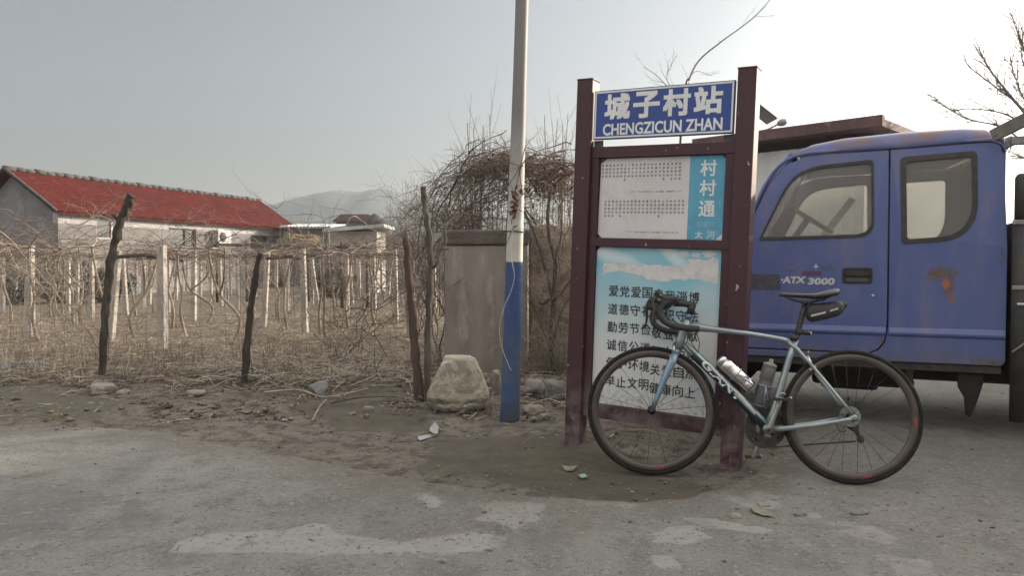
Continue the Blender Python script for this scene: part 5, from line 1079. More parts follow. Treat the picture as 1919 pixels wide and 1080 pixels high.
# solar lamps above the shed
m_pan = mat('solar_panel', (.05, .055, .07), (.035, .04, .055), 3, .25); m_lamp = mat('lamp_grey', (.28, .28, .28), (.22, .22, .22), 10, .45)
lp = empty('street_lamp', (at(1428, 300, 13).x, 13.4, 0), 'grey street lamp with a tilted solar panel beside the corrugated shed', 'street lamp'); L = lp.location
g = MB(); tz = at(1428, 226, 13.4).z; g.tube([(0, 0, 0), (0, 0, tz)], .035, 10); g.build('pole', m_lamp, lp)
g = MB(); c_ = at(1430, 214, 13.4) - L; g.box(c_, (.40, .5, .03), Matrix.Rotation(R(38), 3, 'Y')); g.build('solar_panel', m_pan, lp)
g = MB(); h0, h1 = at(1438, 243, 13.4) - L, at(1463, 230, 13.4) - L; g.tube([Vector((0, 0, h0.z - .05)), h0, h1], .016, 8); g.build('arm', m_lamp, lp)
g = MB(); h2 = at(1475, 227, 13.4) - L; g.tube(catmull([h1 + Vector((-.05, 0, -.02)), (h1 + h2) / 2, h2], 4), [.03, .05, .06, .065, .06, .055, .045, .03, .01][:9], 10, 0, True, [.04, .07, .085, .09, .085, .08, .06, .04, .015], (0, 1, 0)); g.build('lamp_head', m_lamp, lp)
# ---- unseen house, added beyond the right edge to keep the low sun off the roadside
nb = empty('added_shade_house', (13.2, 8.6, 0), 'plain unseen two storey house added to keep low sun off the roadside', 'house')
m_nb = mat('plain_render', (.42, .40, .37), (.34, .33, .30), 1.5, .9)
g = MB(); g.box((0, 0, 2.0), (5.0, 8.4, 4.0)); g.build('wall', m_nb, nb)
g = MB(); g.prism([(-2.8, 4.0), (2.8, 4.0), (0, 4.9)], lambda a, b, d: Vector((a, d, b)), -4.5, 4.5); g.build('roof', m_far, nb, fixn=True)
for y in (-2.6, 0, 2.6):
    g = MB(); g.box((-2.52, y, 2.2), (.06, 1.2, 1.3)); wn_ = g.build('window', m_wf, nb); g = MB(); g.box((-2.555, y, 2.2), (.012, 1.05, 1.15)); g.build('pane', m_win, wn_)
# ================================================================ BARE VEGETATION
m_tw_dark = mat('dark_twig', (.050, .038, .030), (.085, .062, .048), 8, .9); m_tw_red = mat('reddish_cane', (.19, .125, .095), (.135, .09, .072), 8, .85)
m_tw_pale = mat('pale_cane', (.42, .355, .28), (.30, .25, .19), 8, .85); m_tw_grey = mat('grey_twig', (.235, .205, .175), (.165, .142, .12), 8, .9)
m_vtrunk = mat('vine_bark', (.27, .225, .18), (.155, .125, .10), 9, .95, c3=(.36, .32, .265), scale3=22, stretch=(1, 1, .25), bump_s=.6, bump_scale=40, bump_d=.01)
m_bark = mat('dark_bark', (.085, .070, .058), (.055, .045, .038), 9, .95, bump_s=.6, bump_scale=30, bump_d=.01)
def rv(rg, s=1.0): return Vector((rg.gauss(0, s), rg.gauss(0, s), rg.gauss(0, s)))
def cane(mb, p, d, L, r, rg, wob=.25, grav=0.0, seg=6, m=0, kids=0, kl=.4, kr=.6, lvl=1, up=0.0, n=3, spread=.7):
    """a thin wandering stem with side twigs."""
    p = Vector(p); d = Vector(d).normalized(); pts = [p.copy()]; ds = [d.copy()]; st = L / seg
    for i in range(seg):
        d = (d + rv(rg, wob * .5) + Vector((0, 0, up - grav * (i / seg)))).normalized(); p = p + d * st; pts.append(p.copy()); ds.append(d.copy())
    mb.tube(pts, [r * (1 - .72 * i / seg) for i in range(seg + 1)], n, m, False)
    if lvl > 0:
        for k in range(kids):
            t = rg.uniform(.15, .98); i = min(seg - 1, int(t * seg)); q = pts[i].lerp(pts[i + 1], t * seg - i)
            cane(mb, q, ds[i] + rv(rg, spread), L * kl * rg.uniform(.5, 1.2), max(r * kr * (1 - .5 * t), .0009), rg, wob, grav, max(3, seg - 2), m, max(0, kids - 2), kl, kr, lvl - 1, up, 3, spread)
    return pts
# ---- concrete trellis posts
m_cpost = mat('weathered_concrete_post', (.42, .385, .34), (.29, .26, .225), 5, .9, c3=(.20, .17, .145), scale3=20, stretch=(1, 1, .3), bump_s=.3, bump_scale=30, bump_d=.01)
def trellis_post(b_, top, w, label, group, rz):
    e = Vector(b_); tp = Vector(top); ax = (tp - e).normalized(); M = ax.to_track_quat('Z', 'Y').to_matrix() @ Matrix.Rotation(rz, 3, 'Z'); L = (tp - e).length
    g = MB(); g.box(Vector((0, 0, L / 2 - .1)), (w, w, L + .2), None, 0, .86); o = g.build('trellis_post', m_cpost, bevel=.008)
    o.matrix_world = Matrix.Translation(e) @ M.to_4x4(); return tag(o, label, 'post', group)
GP = 'concrete trellis posts of the vineyard'
big = [((57, 628), (57, 460), .11, 'concrete trellis post nearest the left edge with a sunlit right side'), ((305, 660), (303, 460), .115, 'thick pale concrete post between the dark crooked stake and the lone stake'),
       ((363, 603), (364, 470), .10, 'concrete trellis post standing under the second farmhouse window'), ((572, 625), (567, 466), .10, 'concrete post with a heap of straw on its top'),
       ((494, 613), (502, 470), .095, 'tilted greenish concrete post beside the lone dark stake'), ((742, 600), (740, 468), .10, 'pale concrete post just left of the reddish brown stake'), ((207, 640), (222, 470), .10, 'tilted concrete post close behind the dark crooked stake')]
used = []
for (a, t, w, lab) in big:
    b_ = G3(*a); trellis_post(b_, at(t[0], t[1], b_.y), w * .9, lab, GP, -.12); used.append((b_.x, b_.y))
rg = random.Random(21); small = [(105, 562, 104), (145, 572, 146), (237, 590, 230), (395, 566, 397), (446, 580, 444), (30, 566, 30), (517, 572, 518), (541, 560, 540), (607, 562, 600), (690, 566, 688), (660, 572, 655), (597, 580, 583), (716, 562, 714), (478, 556, 478), (330, 560, 331), (280, 572, 282), (180, 556, 178), (80, 556, 80), (625, 556, 622), (432, 554, 432), (255, 556, 255), (728, 556, 733), (815, 575, 813), (5, 590, 5), (760, 560, 758), (350, 552, 351), (415, 574, 412), (462, 563, 462), (538, 582, 537), (585, 570, 586), (128, 585, 128), (172, 598, 172), (268, 580, 270), (315, 585, 316), (652, 590, 650), (702, 590, 700), (50, 580, 50), (375, 558, 376), (568, 552, 567), (675, 553, 673), (640, 550, 640)]
for i, (x, y, xt) in enumerate(small):
    b_ = G3(x, y); tp = at(xt, 480, b_.y); tp.z = 1.30 + rg.uniform(-.05, .05)
    trellis_post(b_, tp, .085 + rg.uniform(-.01, .01), 'slim pale concrete trellis post standing among the vines further back', GP, rg.uniform(-.3, .05)); used.append((b_.x, b_.y))
# ---- grape vines: five shapes, copied
def make_vine(seed):
    rg = random.Random(seed); root = empty('grapevine', (0, 0, 0), 'bare pale grapevine with a twisted trunk spreading along the trellis', 'vine', 'bare grapevines of the vineyard')
    lean = rg.uniform(-.35, .35); ly = rg.uniform(-.2, .2)
    tp = catmull([Vector((0, 0, -.08)), Vector((rg.uniform(-.12, .12), rg.uniform(-.08, .08), .3)), Vector((lean * .4 + rg.uniform(-.16, .16), ly * .4, .62)), Vector((lean * .8 + rg.uniform(-.14, .14), ly * .8, .95)), Vector((lean, ly, 1.24))], 6)
    g = MB(); n = len(tp); g.tube(tp, [(.024 - .011 * i / n) * rg.uniform(.85, 1.15) for i in range(n)], 6, 0)
    if rg.random() < .7: q = tp[n // 2]; g.tube(catmull([q, q + Vector((-lean * .6 - .12, .05, .25)), q + Vector((-lean - .15, .1, .62))], 5), [.016] * 6 + [.011] * 5, 6, 0)
    g.build('trunk', m_vtrunk, root)
    g = MB()
    for k in range(6):
        a = rg.uniform(0, 6.283); d = Vector((math.cos(a), math.sin(a) * .7, .08)); L = rg.uniform(.6, 1.3)
        arm = cane(g, tp[-1], d, L, .0075, rg, .34, .14, 8, rg.choice((0, 1, 2, 3)), 0, n=4)
        for j in range(6):
            q = arm[rg.randrange(1, 9)]; b = rg.uniform(0, 6.283); up = rg.choice((.5, .2, -.1, -.5))
            cane(g, q, Vector((math.cos(b), math.sin(b), up)), rg.uniform(.3, .95), .0036, rg, .45, rg.choice((0, .15, .4)), 6, rg.choice((0, 1, 2, 3, 3)), 2, .45, .6, 1)
    for k in range(6): cane(g, tp[rg.randrange(n // 2, n)], Vector((rg.gauss(0, 1), rg.gauss(0, 1), -.3)), rg.uniform(.4, .9), .0034, rg, .4, .5, 6, rg.choice((0, 1, 2)), 1, .5, .6, 1)
    g.build('canes', [m_tw_red, m_tw_grey, m_tw_pale, m_tw_dark], root); return root
protos = [make_vine(s) for s in range(6)]
for pr in protos: pr.location = (0, 0, -50)
vspots = [(200, 628), (322, 615), (385, 606), (525, 605), (540, 618), (75, 640), (120, 600), (255, 632), (435, 640), (610, 640), (655, 618), (705, 610), (20, 610), (470, 590), (150, 610)]
spots = [tuple(G3(a, b_)[:2]) for a, b_ in vspots]
rg = random.Random(5)
for r_ in range(11):
    y = 10.2 + r_ * 1.45; x = -.6 * y * 1.08 - 1
    while x < -.02 * y - .3:
        px_, py_ = x + rg.uniform(-.45, .45), y + rg.uniform(-.5, .5); x += 1.45 + .035 * y
        lim = -15.0 + .34 * (py_ - 25.4)
        if (py_ > 23 and px_ < lim + 1.5) or min((px_ - a) ** 2 + (py_ - b_) ** 2 for a, b_ in spots) < .5: continue
        spots.append((px_, py_))
print('vines', len(spots))
for i, (x, y) in enumerate(spots):
    pr = protos[i % 6] ; o = pr if i < 6 else copy_tree(pr)
    o.location = (x, y, gh(x, y)); o.rotation_euler = (0, 0, rg.uniform(0, 6.283)); s_ = rg.uniform(.94, 1.08); o.scale = (s_, s_, s_)
# trellis wires and a heap of straw on one post
tw = empty('trellis_wire', (-4, 9.6, 0), 'thin rusty wires strung along the trellis between the posts', 'wire'); L = tw.location
for y in (9.7, 11.2, 12.3, 13.6, 15, 17, 19.5, 22):
    g = MB(); x0, x1 = -.68 * y, -.06 * y - .6; g.tube([Vector((x0 + (x1 - x0) * i / 24, y + .05 * math.sin(i), 1.27 - .05 * abs(math.sin(i * 1.3)))) - L for i in range(25)], .0035, 4); g.build('wire', m_tw_dark, tw)
for y, xs_ in ((9.65, (-5.0, -4.35)), (12.25, (-3.95, -3.25)), (13.0, (-6.4, -5.6))):
    g = MB(); g.tube([Vector((xs_[0], y, 1.20)) - L, Vector(((xs_[0] + xs_[1]) / 2, y + .1, 1.23)) - L, Vector((xs_[1], y, 1.17)) - L], .028, 6); g.build('cross_pole', m_bark, tw)
q = at(568, 462, 12.2); g = MB(); rg = random.Random(8)
for i in range(240): a = rg.uniform(0, 6.283); cane(g, q + Vector((rg.gauss(0, .05), rg.gauss(0, .05), .12)), Vector((math.cos(a), math.sin(a), .55)), rg.uniform(.2, .42), .004, rg, .15, 1.3, 5, 0, 0)
tag(rebase(g.build('straw_bundle', mat('straw', (.34, .27, .17), (.24, .19, .12), 10, .9))), 'drooping bundle of straw on top of a concrete post', 'straw')
# ---- bramble thicket over the pillar
def tangle(name, label, cat, boxes, arcs, mats, seed, leaves=None, group=None):
    rg = random.Random(seed); root = None; g = MB()
    for (x0, x1, y0, y1, Y0, Y1, cnt, L, r, wob, grav, kids) in boxes:
        for i in range(cnt):
            q = at(rg.uniform(x0, x1), rg.uniform(y0, y1), rg.uniform(Y0, Y1)); d = rv(rg); d.z = abs(d.z) * .6
            cane(g, q, d, L * rg.uniform(.5, 1.3), r * rg.uniform(.6, 1.3), rg, wob, grav, 7, rg.randrange(len(mats)), kids, .45, .6, 1)
    for (a, b_, c_, Y0, Y1, cnt, r, jit) in arcs:                # arching canes from a over b to c, each with side twigs
        for i in range(cnt):
            Y = rg.uniform(Y0, Y1); J = lambda: (rg.gauss(0, jit), rg.gauss(0, jit)); pts = []
            for (px, py) in (a, b_, c_):
                u, v = J(); pts.append(at(px + u, py + v, Y + rg.uniform(-.25, .25)))
            m1 = pts[0].lerp(pts[1], .5) + Vector((0, 0, .06)) + rv(rg, .03); m2 = pts[1].lerp(pts[2], .5) + Vector((0, 0, .05)) + rv(rg, .03)
            pp = catmull([pts[0], m1, pts[1], m2, pts[2]], 4); n = len(pp); m = rg.randrange(len(mats)); off = [mnoise.noise_vector(q * 2.6 + Vector((i * 3.1, 0, 0))) * .10 for q in pp]; pp = [q + o_ + rv(rg, .008) for q, o_ in zip(pp, off)]; g.tube(pp, [r * rg.uniform(.45, 1.0) * (1 - .6 * k / n) for k in range(n)], 4, m, False)
            for k in range(9): q = pp[rg.randrange(2, n)]; cane(g, q, rv(rg) + Vector((0, 0, .10)), rg.uniform(.10, .40), r * .38, rg, .4, .1, 5, m, 2, .5, .6, 1)
    root = g.build(name, mats); 
    if leaves:
        lg = MB()
        for (x0, x1, y0, y1, Y0, Y1, cnt, s) in leaves:
            for i in range(cnt):
                q = at(rg.gauss((x0 + x1) / 2, (x1 - x0) / 4), rg.gauss((y0 + y1) / 2, (y1 - y0) / 4), rg.uniform(Y0, Y1)); a = rv(rg).normalized() * s * rg.uniform(.6, 1.3); b2 = rv(rg); b2 = (b2 - a * b2.dot(a) / a.dot(a)).normalized() * s * .5
                lg.add([q - a, q + b2, q + a, q - b2 + rv(rg, s * .2)], [(0, 1, 2, 3)], rg.choice((0, 0, 1)))
        rebase(root); off = root.location.copy(); lo = lg.build('dead_leaves', [m_leafd, m_leafr], root, True); lo['kind'] = 'stuff'
    else: rebase(root)
    return tag(root, label, cat, group)
m_tw_red2 = mat('brown_cane', (.17, .115, .09), (.12, .082, .065), 8, .85); m_leafd = mat('dark_dead_leaf', (.10, .072, .052), (.14, .098, .07), 9, .9); m_leafr = mat('red_dead_leaf', (.16, .045, .040), (.11, .05, .04), 9, .85)
tangle('bramble_thicket', 'dense reddish brown thicket of bare brambles arching over the concrete pillar', 'thicket',
    [(745, 850, 385, 480, 7.9, 9.0, 150, .55, .0022, .5, .2, 4), (990, 1075, 390, 560, 7.15, 7.5, 90, .28, .002, .5, .2, 3), (985, 1070, 560, 700, 7.1, 7.45, 110, .28, .002, .5, .1, 3), (810, 960, 350, 440, 7.9, 9.0, 190, .5, .0026, .5, .2, 4), (930, 1085, 340, 430, 7.6, 8.8, 130, .45, .0026, .5, .2, 4), (985, 1080, 315, 375, 7.8, 8.6, 200, .28, .004, .6, .3, 3), (880, 985, 300, 335, 7.9, 8.7, 130, .4, .004, .45, .4, 3)],
    [((985, 308), (895, 305), (795, 380), 7.8, 9.0, 13, .008, 24), ((1070, 320), (960, 330), (830, 420), 7.8, 9.0, 15, .008, 26), ((985, 330), (900, 370), (850, 480), 7.8, 8.6, 12, .007, 28), ((960, 310), (860, 325), (755, 415), 8.2, 9.2, 6, .007, 18), ((1080, 325), (1010, 308), (900, 318), 7.8, 8.6, 20, .008, 9), ((1000, 312), (930, 302), (860, 345), 7.8, 8.6, 16, .007, 9), ((900, 430), (850, 410), (740, 480), 7.6, 8.4, 12, .006, 16), ((1060, 350), (1040, 420), (1020, 560), 7.1, 7.5, 4, .004, 16), ((1000, 340), (985, 420), (1000, 600), 7.1, 7.5, 2, .004, 14), ((1075, 330), (1060, 450), (1070, 640), 7.1, 7.5, 3, .005, 12), ((860, 400), (835, 450), (838, 560), 6.9, 7.2, 5, .004, 10), ((820, 700), (810, 520), (900, 300), 7.9, 8.4, 4, .014, 12), ((1030, 690), (1010, 450), (930, 300), 7.7, 8.0, 3, .014, 14), ((780, 520), (830, 330), (930, 280), 8, 8.8, 4, .012, 14)],
    [m_tw_red, m_tw_dark, m_tw_red2, m_tw_grey], 31, [(990, 1085, 305, 375, 7.7, 8.6, 300, .032), (880, 975, 285, 325, 7.9, 8.6, 60, .028), (800, 960, 360, 430, 7.9, 8.8, 50, .026)])
# low brambles left of the reddish stake, in front of the field
tangle('bramble_clump', 'low sprawling brambles leaning left from the reddish brown stake', 'brambles', [(600, 770, 540, 700, 6.9, 8.2, 110, .5, .0022, .5, .1, 4)],
    [((820, 520), (740, 580), (640, 640), 6.5, 7.4, 8, .006, 24), ((830, 500), (720, 560), (600, 520), 6.6, 7.6, 8, .005, 26), ((700, 690), (640, 600), (560, 530), 7.2, 8.4, 7, .005, 28), ((640, 700), (680, 600), (760, 520), 7.0, 8.2, 7, .005, 28), ((800, 620), (790, 520), (745, 440), 6.4, 7.2, 8, .006, 14)], [m_tw_grey, m_tw_dark, m_tw_red], 32)
tangle('bramble_clump', 'thin pale canes sprawling over the verge at the far left', 'brambles', [(0, 180, 450, 690, 7.3, 8.8, 80, .6, .0022, .5, .1, 4), (180, 330, 420, 660, 7.3, 8.6, 70, .55, .0022, .5, .1, 4)],
    [((-40, 430), (60, 520), (150, 640), 7.4, 8.6, 9, .006, 22), ((20, 700), (60, 560), (170, 480), 7.4, 8.4, 8, .005, 22), ((260, 400), (200, 440), (120, 470), 7.3, 8.0, 6, .005, 16), ((200, 690), (150, 600), (190, 500), 7.4, 8.4, 6, .006, 20), ((-60, 520), (20, 500), (110, 560), 7.4, 8.4, 7, .007, 16)], [m_tw_pale, m_tw_grey, m_tw_red], 33)
tangle('bramble_clump', 'tangle of vine shoots round the lone dark stake', 'brambles', [(330, 620, 450, 680, 7.2, 9.0, 130, .5, .0022, .5, .1, 4)], [((455, 700), (480, 560), (400, 470), 7.2, 8.0, 5, .004, 20), ((470, 700), (520, 600), (580, 500), 7.2, 8.4, 6, .004, 20)], [m_tw_pale, m_tw_red, m_tw_grey], 34)
# ---- shrub against the earth wall
sb = empty('wall_shrub', G3(1035, 700), 'bare forked shrub growing against the earth wall beside the sign', 'shrub'); L = sb.location; Ys = L.y - .15; rg = random.Random(6)
g = MB()
for path, r0 in (([(1036, 705), (1034, 620), (1038, 560), (1040, 490), (1030, 450), (1026, 400), (1034, 350)], .028), ([(1036, 565), (1026, 520), (1012, 470), (998, 430), (982, 395)], .016), ([(1040, 560), (1056, 545), (1072, 520)], .012), ([(1038, 640), (1050, 590), (1066, 560)], .012), ([(1030, 560), (1018, 570), (1010, 566)], .016), ([(1040, 480), (1052, 440), (1050, 380)], .010), ([(1030, 650), (1010, 600), (985, 535)], .007)):
    pp = catmull([at(a, b_, Ys + .02 * i) - L for i, (a, b_) in enumerate(path)], 5); n = len(pp); g.tube(pp, [r0 * (1 - .55 * i / n) for i in range(n)], 7, 0)
g.build('trunk', m_bark, sb); g = MB()
for i in range(60): q = at(rg.uniform(990, 1070), rg.uniform(430, 660), Ys + rg.uniform(-.1, .25)) - L; cane(g, q, rv(rg) + Vector((0, 0, .5)), rg.uniform(.15, .5), .0030, rg, .35, .1, 5, rg.choice((0, 1)), 2, .5, .6, 1)
for i in range(90): q = at(rg.uniform(985, 1070), 700, Ys - .1) - L; q.z = rg.uniform(0, .15); cane(g, q, Vector((rg.gauss(0, .4), -.2, 1)), rg.uniform(.25, .8), .0030, rg, .2, .7, 6, rg.choice((1, 1, 0)), 1, .5, .6, 1)
g.build('twigs', [m_tw_grey, m_tw_pale], sb)
# ---- upright shrubs and saplings behind
def shrub(px, py_top, Y, wpx, n, label, seed, m, cat='shrub', group=None, bushy=.35, name='bare_shrub', py_base=None, r0=.012):
    rg = random.Random(seed); b_ = at(px, 500, Y); b_.z = 0; top = at(px, py_top, Y).z; wd = wpx * Y / F / 2
    g = MB()
    for i in range(n):
        x = rg.uniform(-1, 1); h = top * (1 - .32 * x * x) * rg.uniform(.72, 1.0); q = b_ + Vector((x * wd * .5, rg.uniform(-.5, .5) * wd, 0)); d = Vector((x * wd * .65 / max(h, .1), rg.gauss(0, .06), 1))
        cane(g, q, d, h, r0 * rg.uniform(.6, 1.1), rg, .055, 0, 9, 0, 8, .24, .40, 2 if Y < 20 else 1, .04, 4, bushy)
    return tag(rebase(g.build(name, m)), label, cat, group)
shrub(905, 185, 12.0, 95, 20, 'upright bare shrub with thin straight shoots left of the pole', 41, m_tw_dark, r0=.016); shrub(1035, 205, 12.5, 125, 24, 'rounded bare shrub between the pole and the sign', 42, m_tw_grey, r0=.016, bushy=.5)
shrub(770, 325, 20, 85, 20, 'bare upright shrub left of the bramble thicket', 43, m_tw_grey, r0=.014); shrub(835, 318, 16, 105, 13, 'bare shrub behind the bramble thicket', 44, m_tw_dark, r0=.013); shrub(960, 265, 15, 80, 6, 'bare shrub directly behind the pole', 45, m_tw_grey, r0=.012)
GS = 'far bare saplings below the hill'; rg = random.Random(9)
for i in range(15):
    x = 700 + i * 17 + rg.uniform(-6, 6); shrub(x, 392 - max(0, (x - 740)) * .18 + rg.uniform(-14, 12), 42 + rg.uniform(-6, 10), 26, 7, 'thin far sapling in the hazy row below the hill', 60 + i, m_tw_grey, 'tree', GS, .3, 'bare_sapling', None, .022)
shrub(615, 395, 27, 10, 2, 'thin bare stem rising in front of the grey shed', 81, m_tw_dark, r0=.012)
# ---- sapling whose branch sticks out over the sign
def limb_tree(name, base, label, cat, limbs, Y, seed, m, trunk_r, twig_r=.0035, per=16, tl=.5):
    rg = random.Random(seed); t = empty(name, base, label, cat); L = t.location
    tr = MB(); cr = MB(); first = True
    for path, r0 in limbs:
        pp = catmull([at(a, b_, Y + (i % 2) * .08) - L if not isinstance(a, Vector) else a for i, (a, b_) in enumerate(path)], 5); n = len(pp)
        (tr if r0 >= trunk_r else cr).tube(pp, [max(r0 * (1 - .75 * i / n), .002) for i in range(n)], 6 if r0 > .01 else 4, 0)
        for k in range(per):
            i = rg.randrange(n // 3, n); d = (pp[min(i + 1, n - 1)] - pp[max(i - 1, 0)]).normalized()
            cane(cr, pp[i], d * 1.1 + rv(rg, .55) + Vector((0, 0, .18)), tl * rg.uniform(.3, 1.1) * (1.15 - .6 * i / n), twig_r * rg.uniform(.7, 1.2), rg, .18, 0, 6, 0, 3, .42, .6, 1, .04, 3, .45)
    tr.build('trunk', m_bark, t); cr.build('crown', m, t); return t
bs = at(1262, 500, 9.0); bs.z = 0
limb_tree('bare_sapling', bs, 'bare sapling behind the sign with one long branch reaching over it', 'tree', [([(1262, 625), (1264, 480), (1270, 330), (1284, 170), (1290, 148)], .024), ([(1290, 150), (1310, 113), (1350, 79), (1390, 50), (1420, 25), (1445, -5), (1470, -50)], .0105), ([(1284, 200), (1235, 145), (1205, 125)], .006), ([(1284, 190), (1250, 150), (1262, 115)], .006), ([(1284, 180), (1300, 135), (1335, 142)], .005)], 9.0, 71, m_tw_grey, .02, .0028, 6, .34)
bs = at(2020, 500, 10.5); bs.z = 0
limb_tree('bare_tree', bs, 'large bare tree with wide spreading branches behind the truck at right', 'tree', [([(2020, 620), (2015, 450), (2005, 330), (1995, 260), (2000, 120), (2010, -60)], .11), ([(2000, 300), (1940, 235), (1890, 175), (1855, 130), (1835, 92)], .024), ([(2000, 320), (1920, 208), (1868, 165), (1815, 125)], .020), ([(2000, 310), (1905, 225), (1840, 205), (1788, 206)], .016), ([(2000, 340), (1890, 245), (1810, 222), (1750, 183)], .016), ([(1998, 260), (1930, 200), (1908, 160), (1896, 120)], .016), ([(2000, 190), (1935, 120), (1912, 75), (1897, 30)], .016), ([(2000, 330), (1930, 300), (1886, 284)], .012), ([(2000, 150), (1960, 60), (1930, -30)], .016), ([(1998, 260), (1950, 190), (1915, 110), (1918, 60)], .014)], 10.5, 72, m_tw_grey, .05, .0062, 30, .6)
# ---- evergreen bushes by the farmhouse
m_green = mat('dark_evergreen_leaf', (.026, .048, .034), (.045, .068, .046), 4, .6, c3=(.03, .06, .05), scale3=14)
for i, (px, Y, w, h, lab) in enumerate(((20, 20.5, 1.7, 1.2, 'dark evergreen bush before the farmhouse gable at the left edge'), (120, 21.5, 1.8, 1.3, 'dark evergreen bush at the near corner of the farmhouse'), (628, 25, 1.3, 1.2, 'small dark evergreen bush before the brick hut'), (205, 22.0, 1.3, 1.0, 'low dark evergreen bush under the first farmhouse window'))):
    rg = random.Random(90 + i); c_ = at(px, 500, Y); bush = empty('evergreen_bush', (c_.x, Y, 0), lab, 'bush'); g = MB()
    for k in range(2600):
        d = rv(rg).normalized() * rg.uniform(.5, 1) ** .5; q = Vector((d.x * w * .5, d.y * w * .4, h * .5 + d.z * h * .5)); q *= 1 + .25 * mnoise.noise(q * 2.4 + Vector((i * 7, 0, 0))); a = rv(rg).normalized() * .055; b2 = rv(rg).normalized() * .03
        g.add([q - a, q + b2, q + a, q - b2], [(0, 1, 2, 3)])
    g.build('foliage', m_green, bush); g = MB()
    for k in range(5): cane(g, (rg.gauss(0, .1), rg.gauss(0, .1), 0), Vector((rg.gauss(0, .4), rg.gauss(0, .3), 1)), h * .8, .02, rg, .15, 0, 5)
    g.build('stems', m_bark, bush)
# ---- creeper on the pole
g = MB(); rg = random.Random(12); py = pole.location.y - .08
for pts in ([(986, 270), (978, 300), (972, 330), (966, 360), (964, 390), (958, 420)], [(990, 290), (975, 320), (978, 360), (970, 395), (962, 425), (950, 455), (946, 470)], [(930, 300), (955, 305), (980, 312)], [(955, 345), (972, 318), (990, 292)]):
    pp = catmull(px_path(pts, py), 5); g.tube(pp, .0035, 4, 0)
    for k in range(5): cane(g, pp[rg.randrange(len(pp))], Vector((rg.gauss(0, 1), -.1, rg.gauss(0, 1))), rg.uniform(.05, .16), .002, rg, .3, .2, 4)
for k in range(26): q = at(966 + rg.gauss(0, 6), 385 + rg.gauss(0, 16), py - .01); a = rv(rg, .02); b2 = rv(rg, .010); g.add([q - a, q + b2, q + a, q - b2], [(0, 1, 2, 3)], 1)
tag(rebase(g.build('creeper', [m_tw_red, m_leafr])), 'withered red creeper clinging to the white part of the pole', 'creeper')
# ---- fence wires between the stakes
wf = empty('wire_fence', (-4.2, 7.25, 0), 'thin wire mesh fence strung between the wooden stakes', 'fence'); L = wf.location
fl = lambda t: Vector((-9.5 + 8.75 * t, 7.45 - 1.1 * t ** 2, 0))
g = MB()
for z in (.28, .46, .64, .82, 1.0, 1.16): g.tube([fl(i / 30) + Vector((0, .02 * math.sin(i * 2.1), z + .02 * math.sin(i * 1.7 + z * 9))) - L for i in range(31)], .0011, 3, 0, False)
for i in range(44): t = (i + rng.uniform(-.2, .2)) / 44; g.tube([fl(t) + Vector((0, 0, .10)) - L, fl(t) + Vector((rng.gauss(0, .02), 0, .6)) - L, fl(t) + Vector((rng.gauss(0, .03), 0, 1.17)) - L], .0010, 3, 0, False)
g.build('mesh', m_dkmetal, wf)
# ---- fallen branches on the verge
for i, (pts, r_, lab, m) in enumerate((([(585, 795), (600, 772), (612, 755)], .008, 'short forked dead branch on the soil below the round grey stone', m_tw_grey), ([(495, 742), (560, 742), (610, 750), (690, 738)], .008, 'long pale dead branch lying along the field edge', m_tw_pale), ([(620, 762), (680, 755), (745, 752)], .007, 'dark dead branch beside the straw at the field edge', m_tw_dark), ([(990, 765), (1030, 760), (1065, 770)], .006, 'thin dead branch on the rubble beside the sign', m_tw_pale), ([(985, 735), (1010, 728), (1050, 712), (1062, 700)], .007, 'bent grey branch leaning on the rubble behind the sign', m_tw_grey), ([(925, 782), (922, 760), (926, 738)], .006, 'orange brown stick between boulder and pole', m_tw_red))):
    g = MB(); pp = catmull([G3(a, b_) + Vector((0, 0, .025 + .02 * (k % 2))) for k, (a, b_) in enumerate(pts)], 5); g.tube(pp, [r_ * (1 - .5 * k / len(pp)) for k in range(len(pp))], 5, 0); rg = random.Random(100 + i)
    for k in range(4): cane(g, pp[rg.randrange(len(pp))], Vector((rg.gauss(0, 1), rg.gauss(0, .6), .15)), rg.uniform(.08, .22), r_ * .5, rg, .3, .2, 4)
    tag(rebase(g.build('fallen_branch', m)), lab, 'branch')
# ---- straw, dry weeds, gravel
rs = np.random.RandomState(5)
def scatter_mesh(name, V_, F_, mats, mi, label=None):
    me = bpy.data.meshes.new(name); nv, nf = len(V_), len(F_); k = F_.shape[1]
    me.vertices.add(nv); me.vertices.foreach_set('co', V_.astype(np.float32).ravel()); me.loops.add(nf * k); me.loops.foreach_set('vertex_index', F_.astype(np.int32).ravel())
    me.polygons.add(nf); me.polygons.foreach_set('loop_start', np.arange(0, nf * k, k, dtype=np.int32)); me.polygons.foreach_set('loop_total', np.full(nf, k, np.int32)); me.polygons.foreach_set('material_index', mi.astype(np.int32)); me.update(calc_edges=True); me.validate()
    for m in mats: me.materials.append(m)
    o = bpy.data.objects.new(name, me); COL.objects.link(o); return tag(o, kind='stuff')
m_s1 = mat('pale_straw', (.46, .41, .335), (.35, .30, .235), 3, .85); m_s2 = mat('brown_straw', (.25, .20, .145), (.165, .13, .095), 3, .9); m_s3 = mat('dark_litter', (.10, .075, .052), (.07, .052, .038), 3, .9)
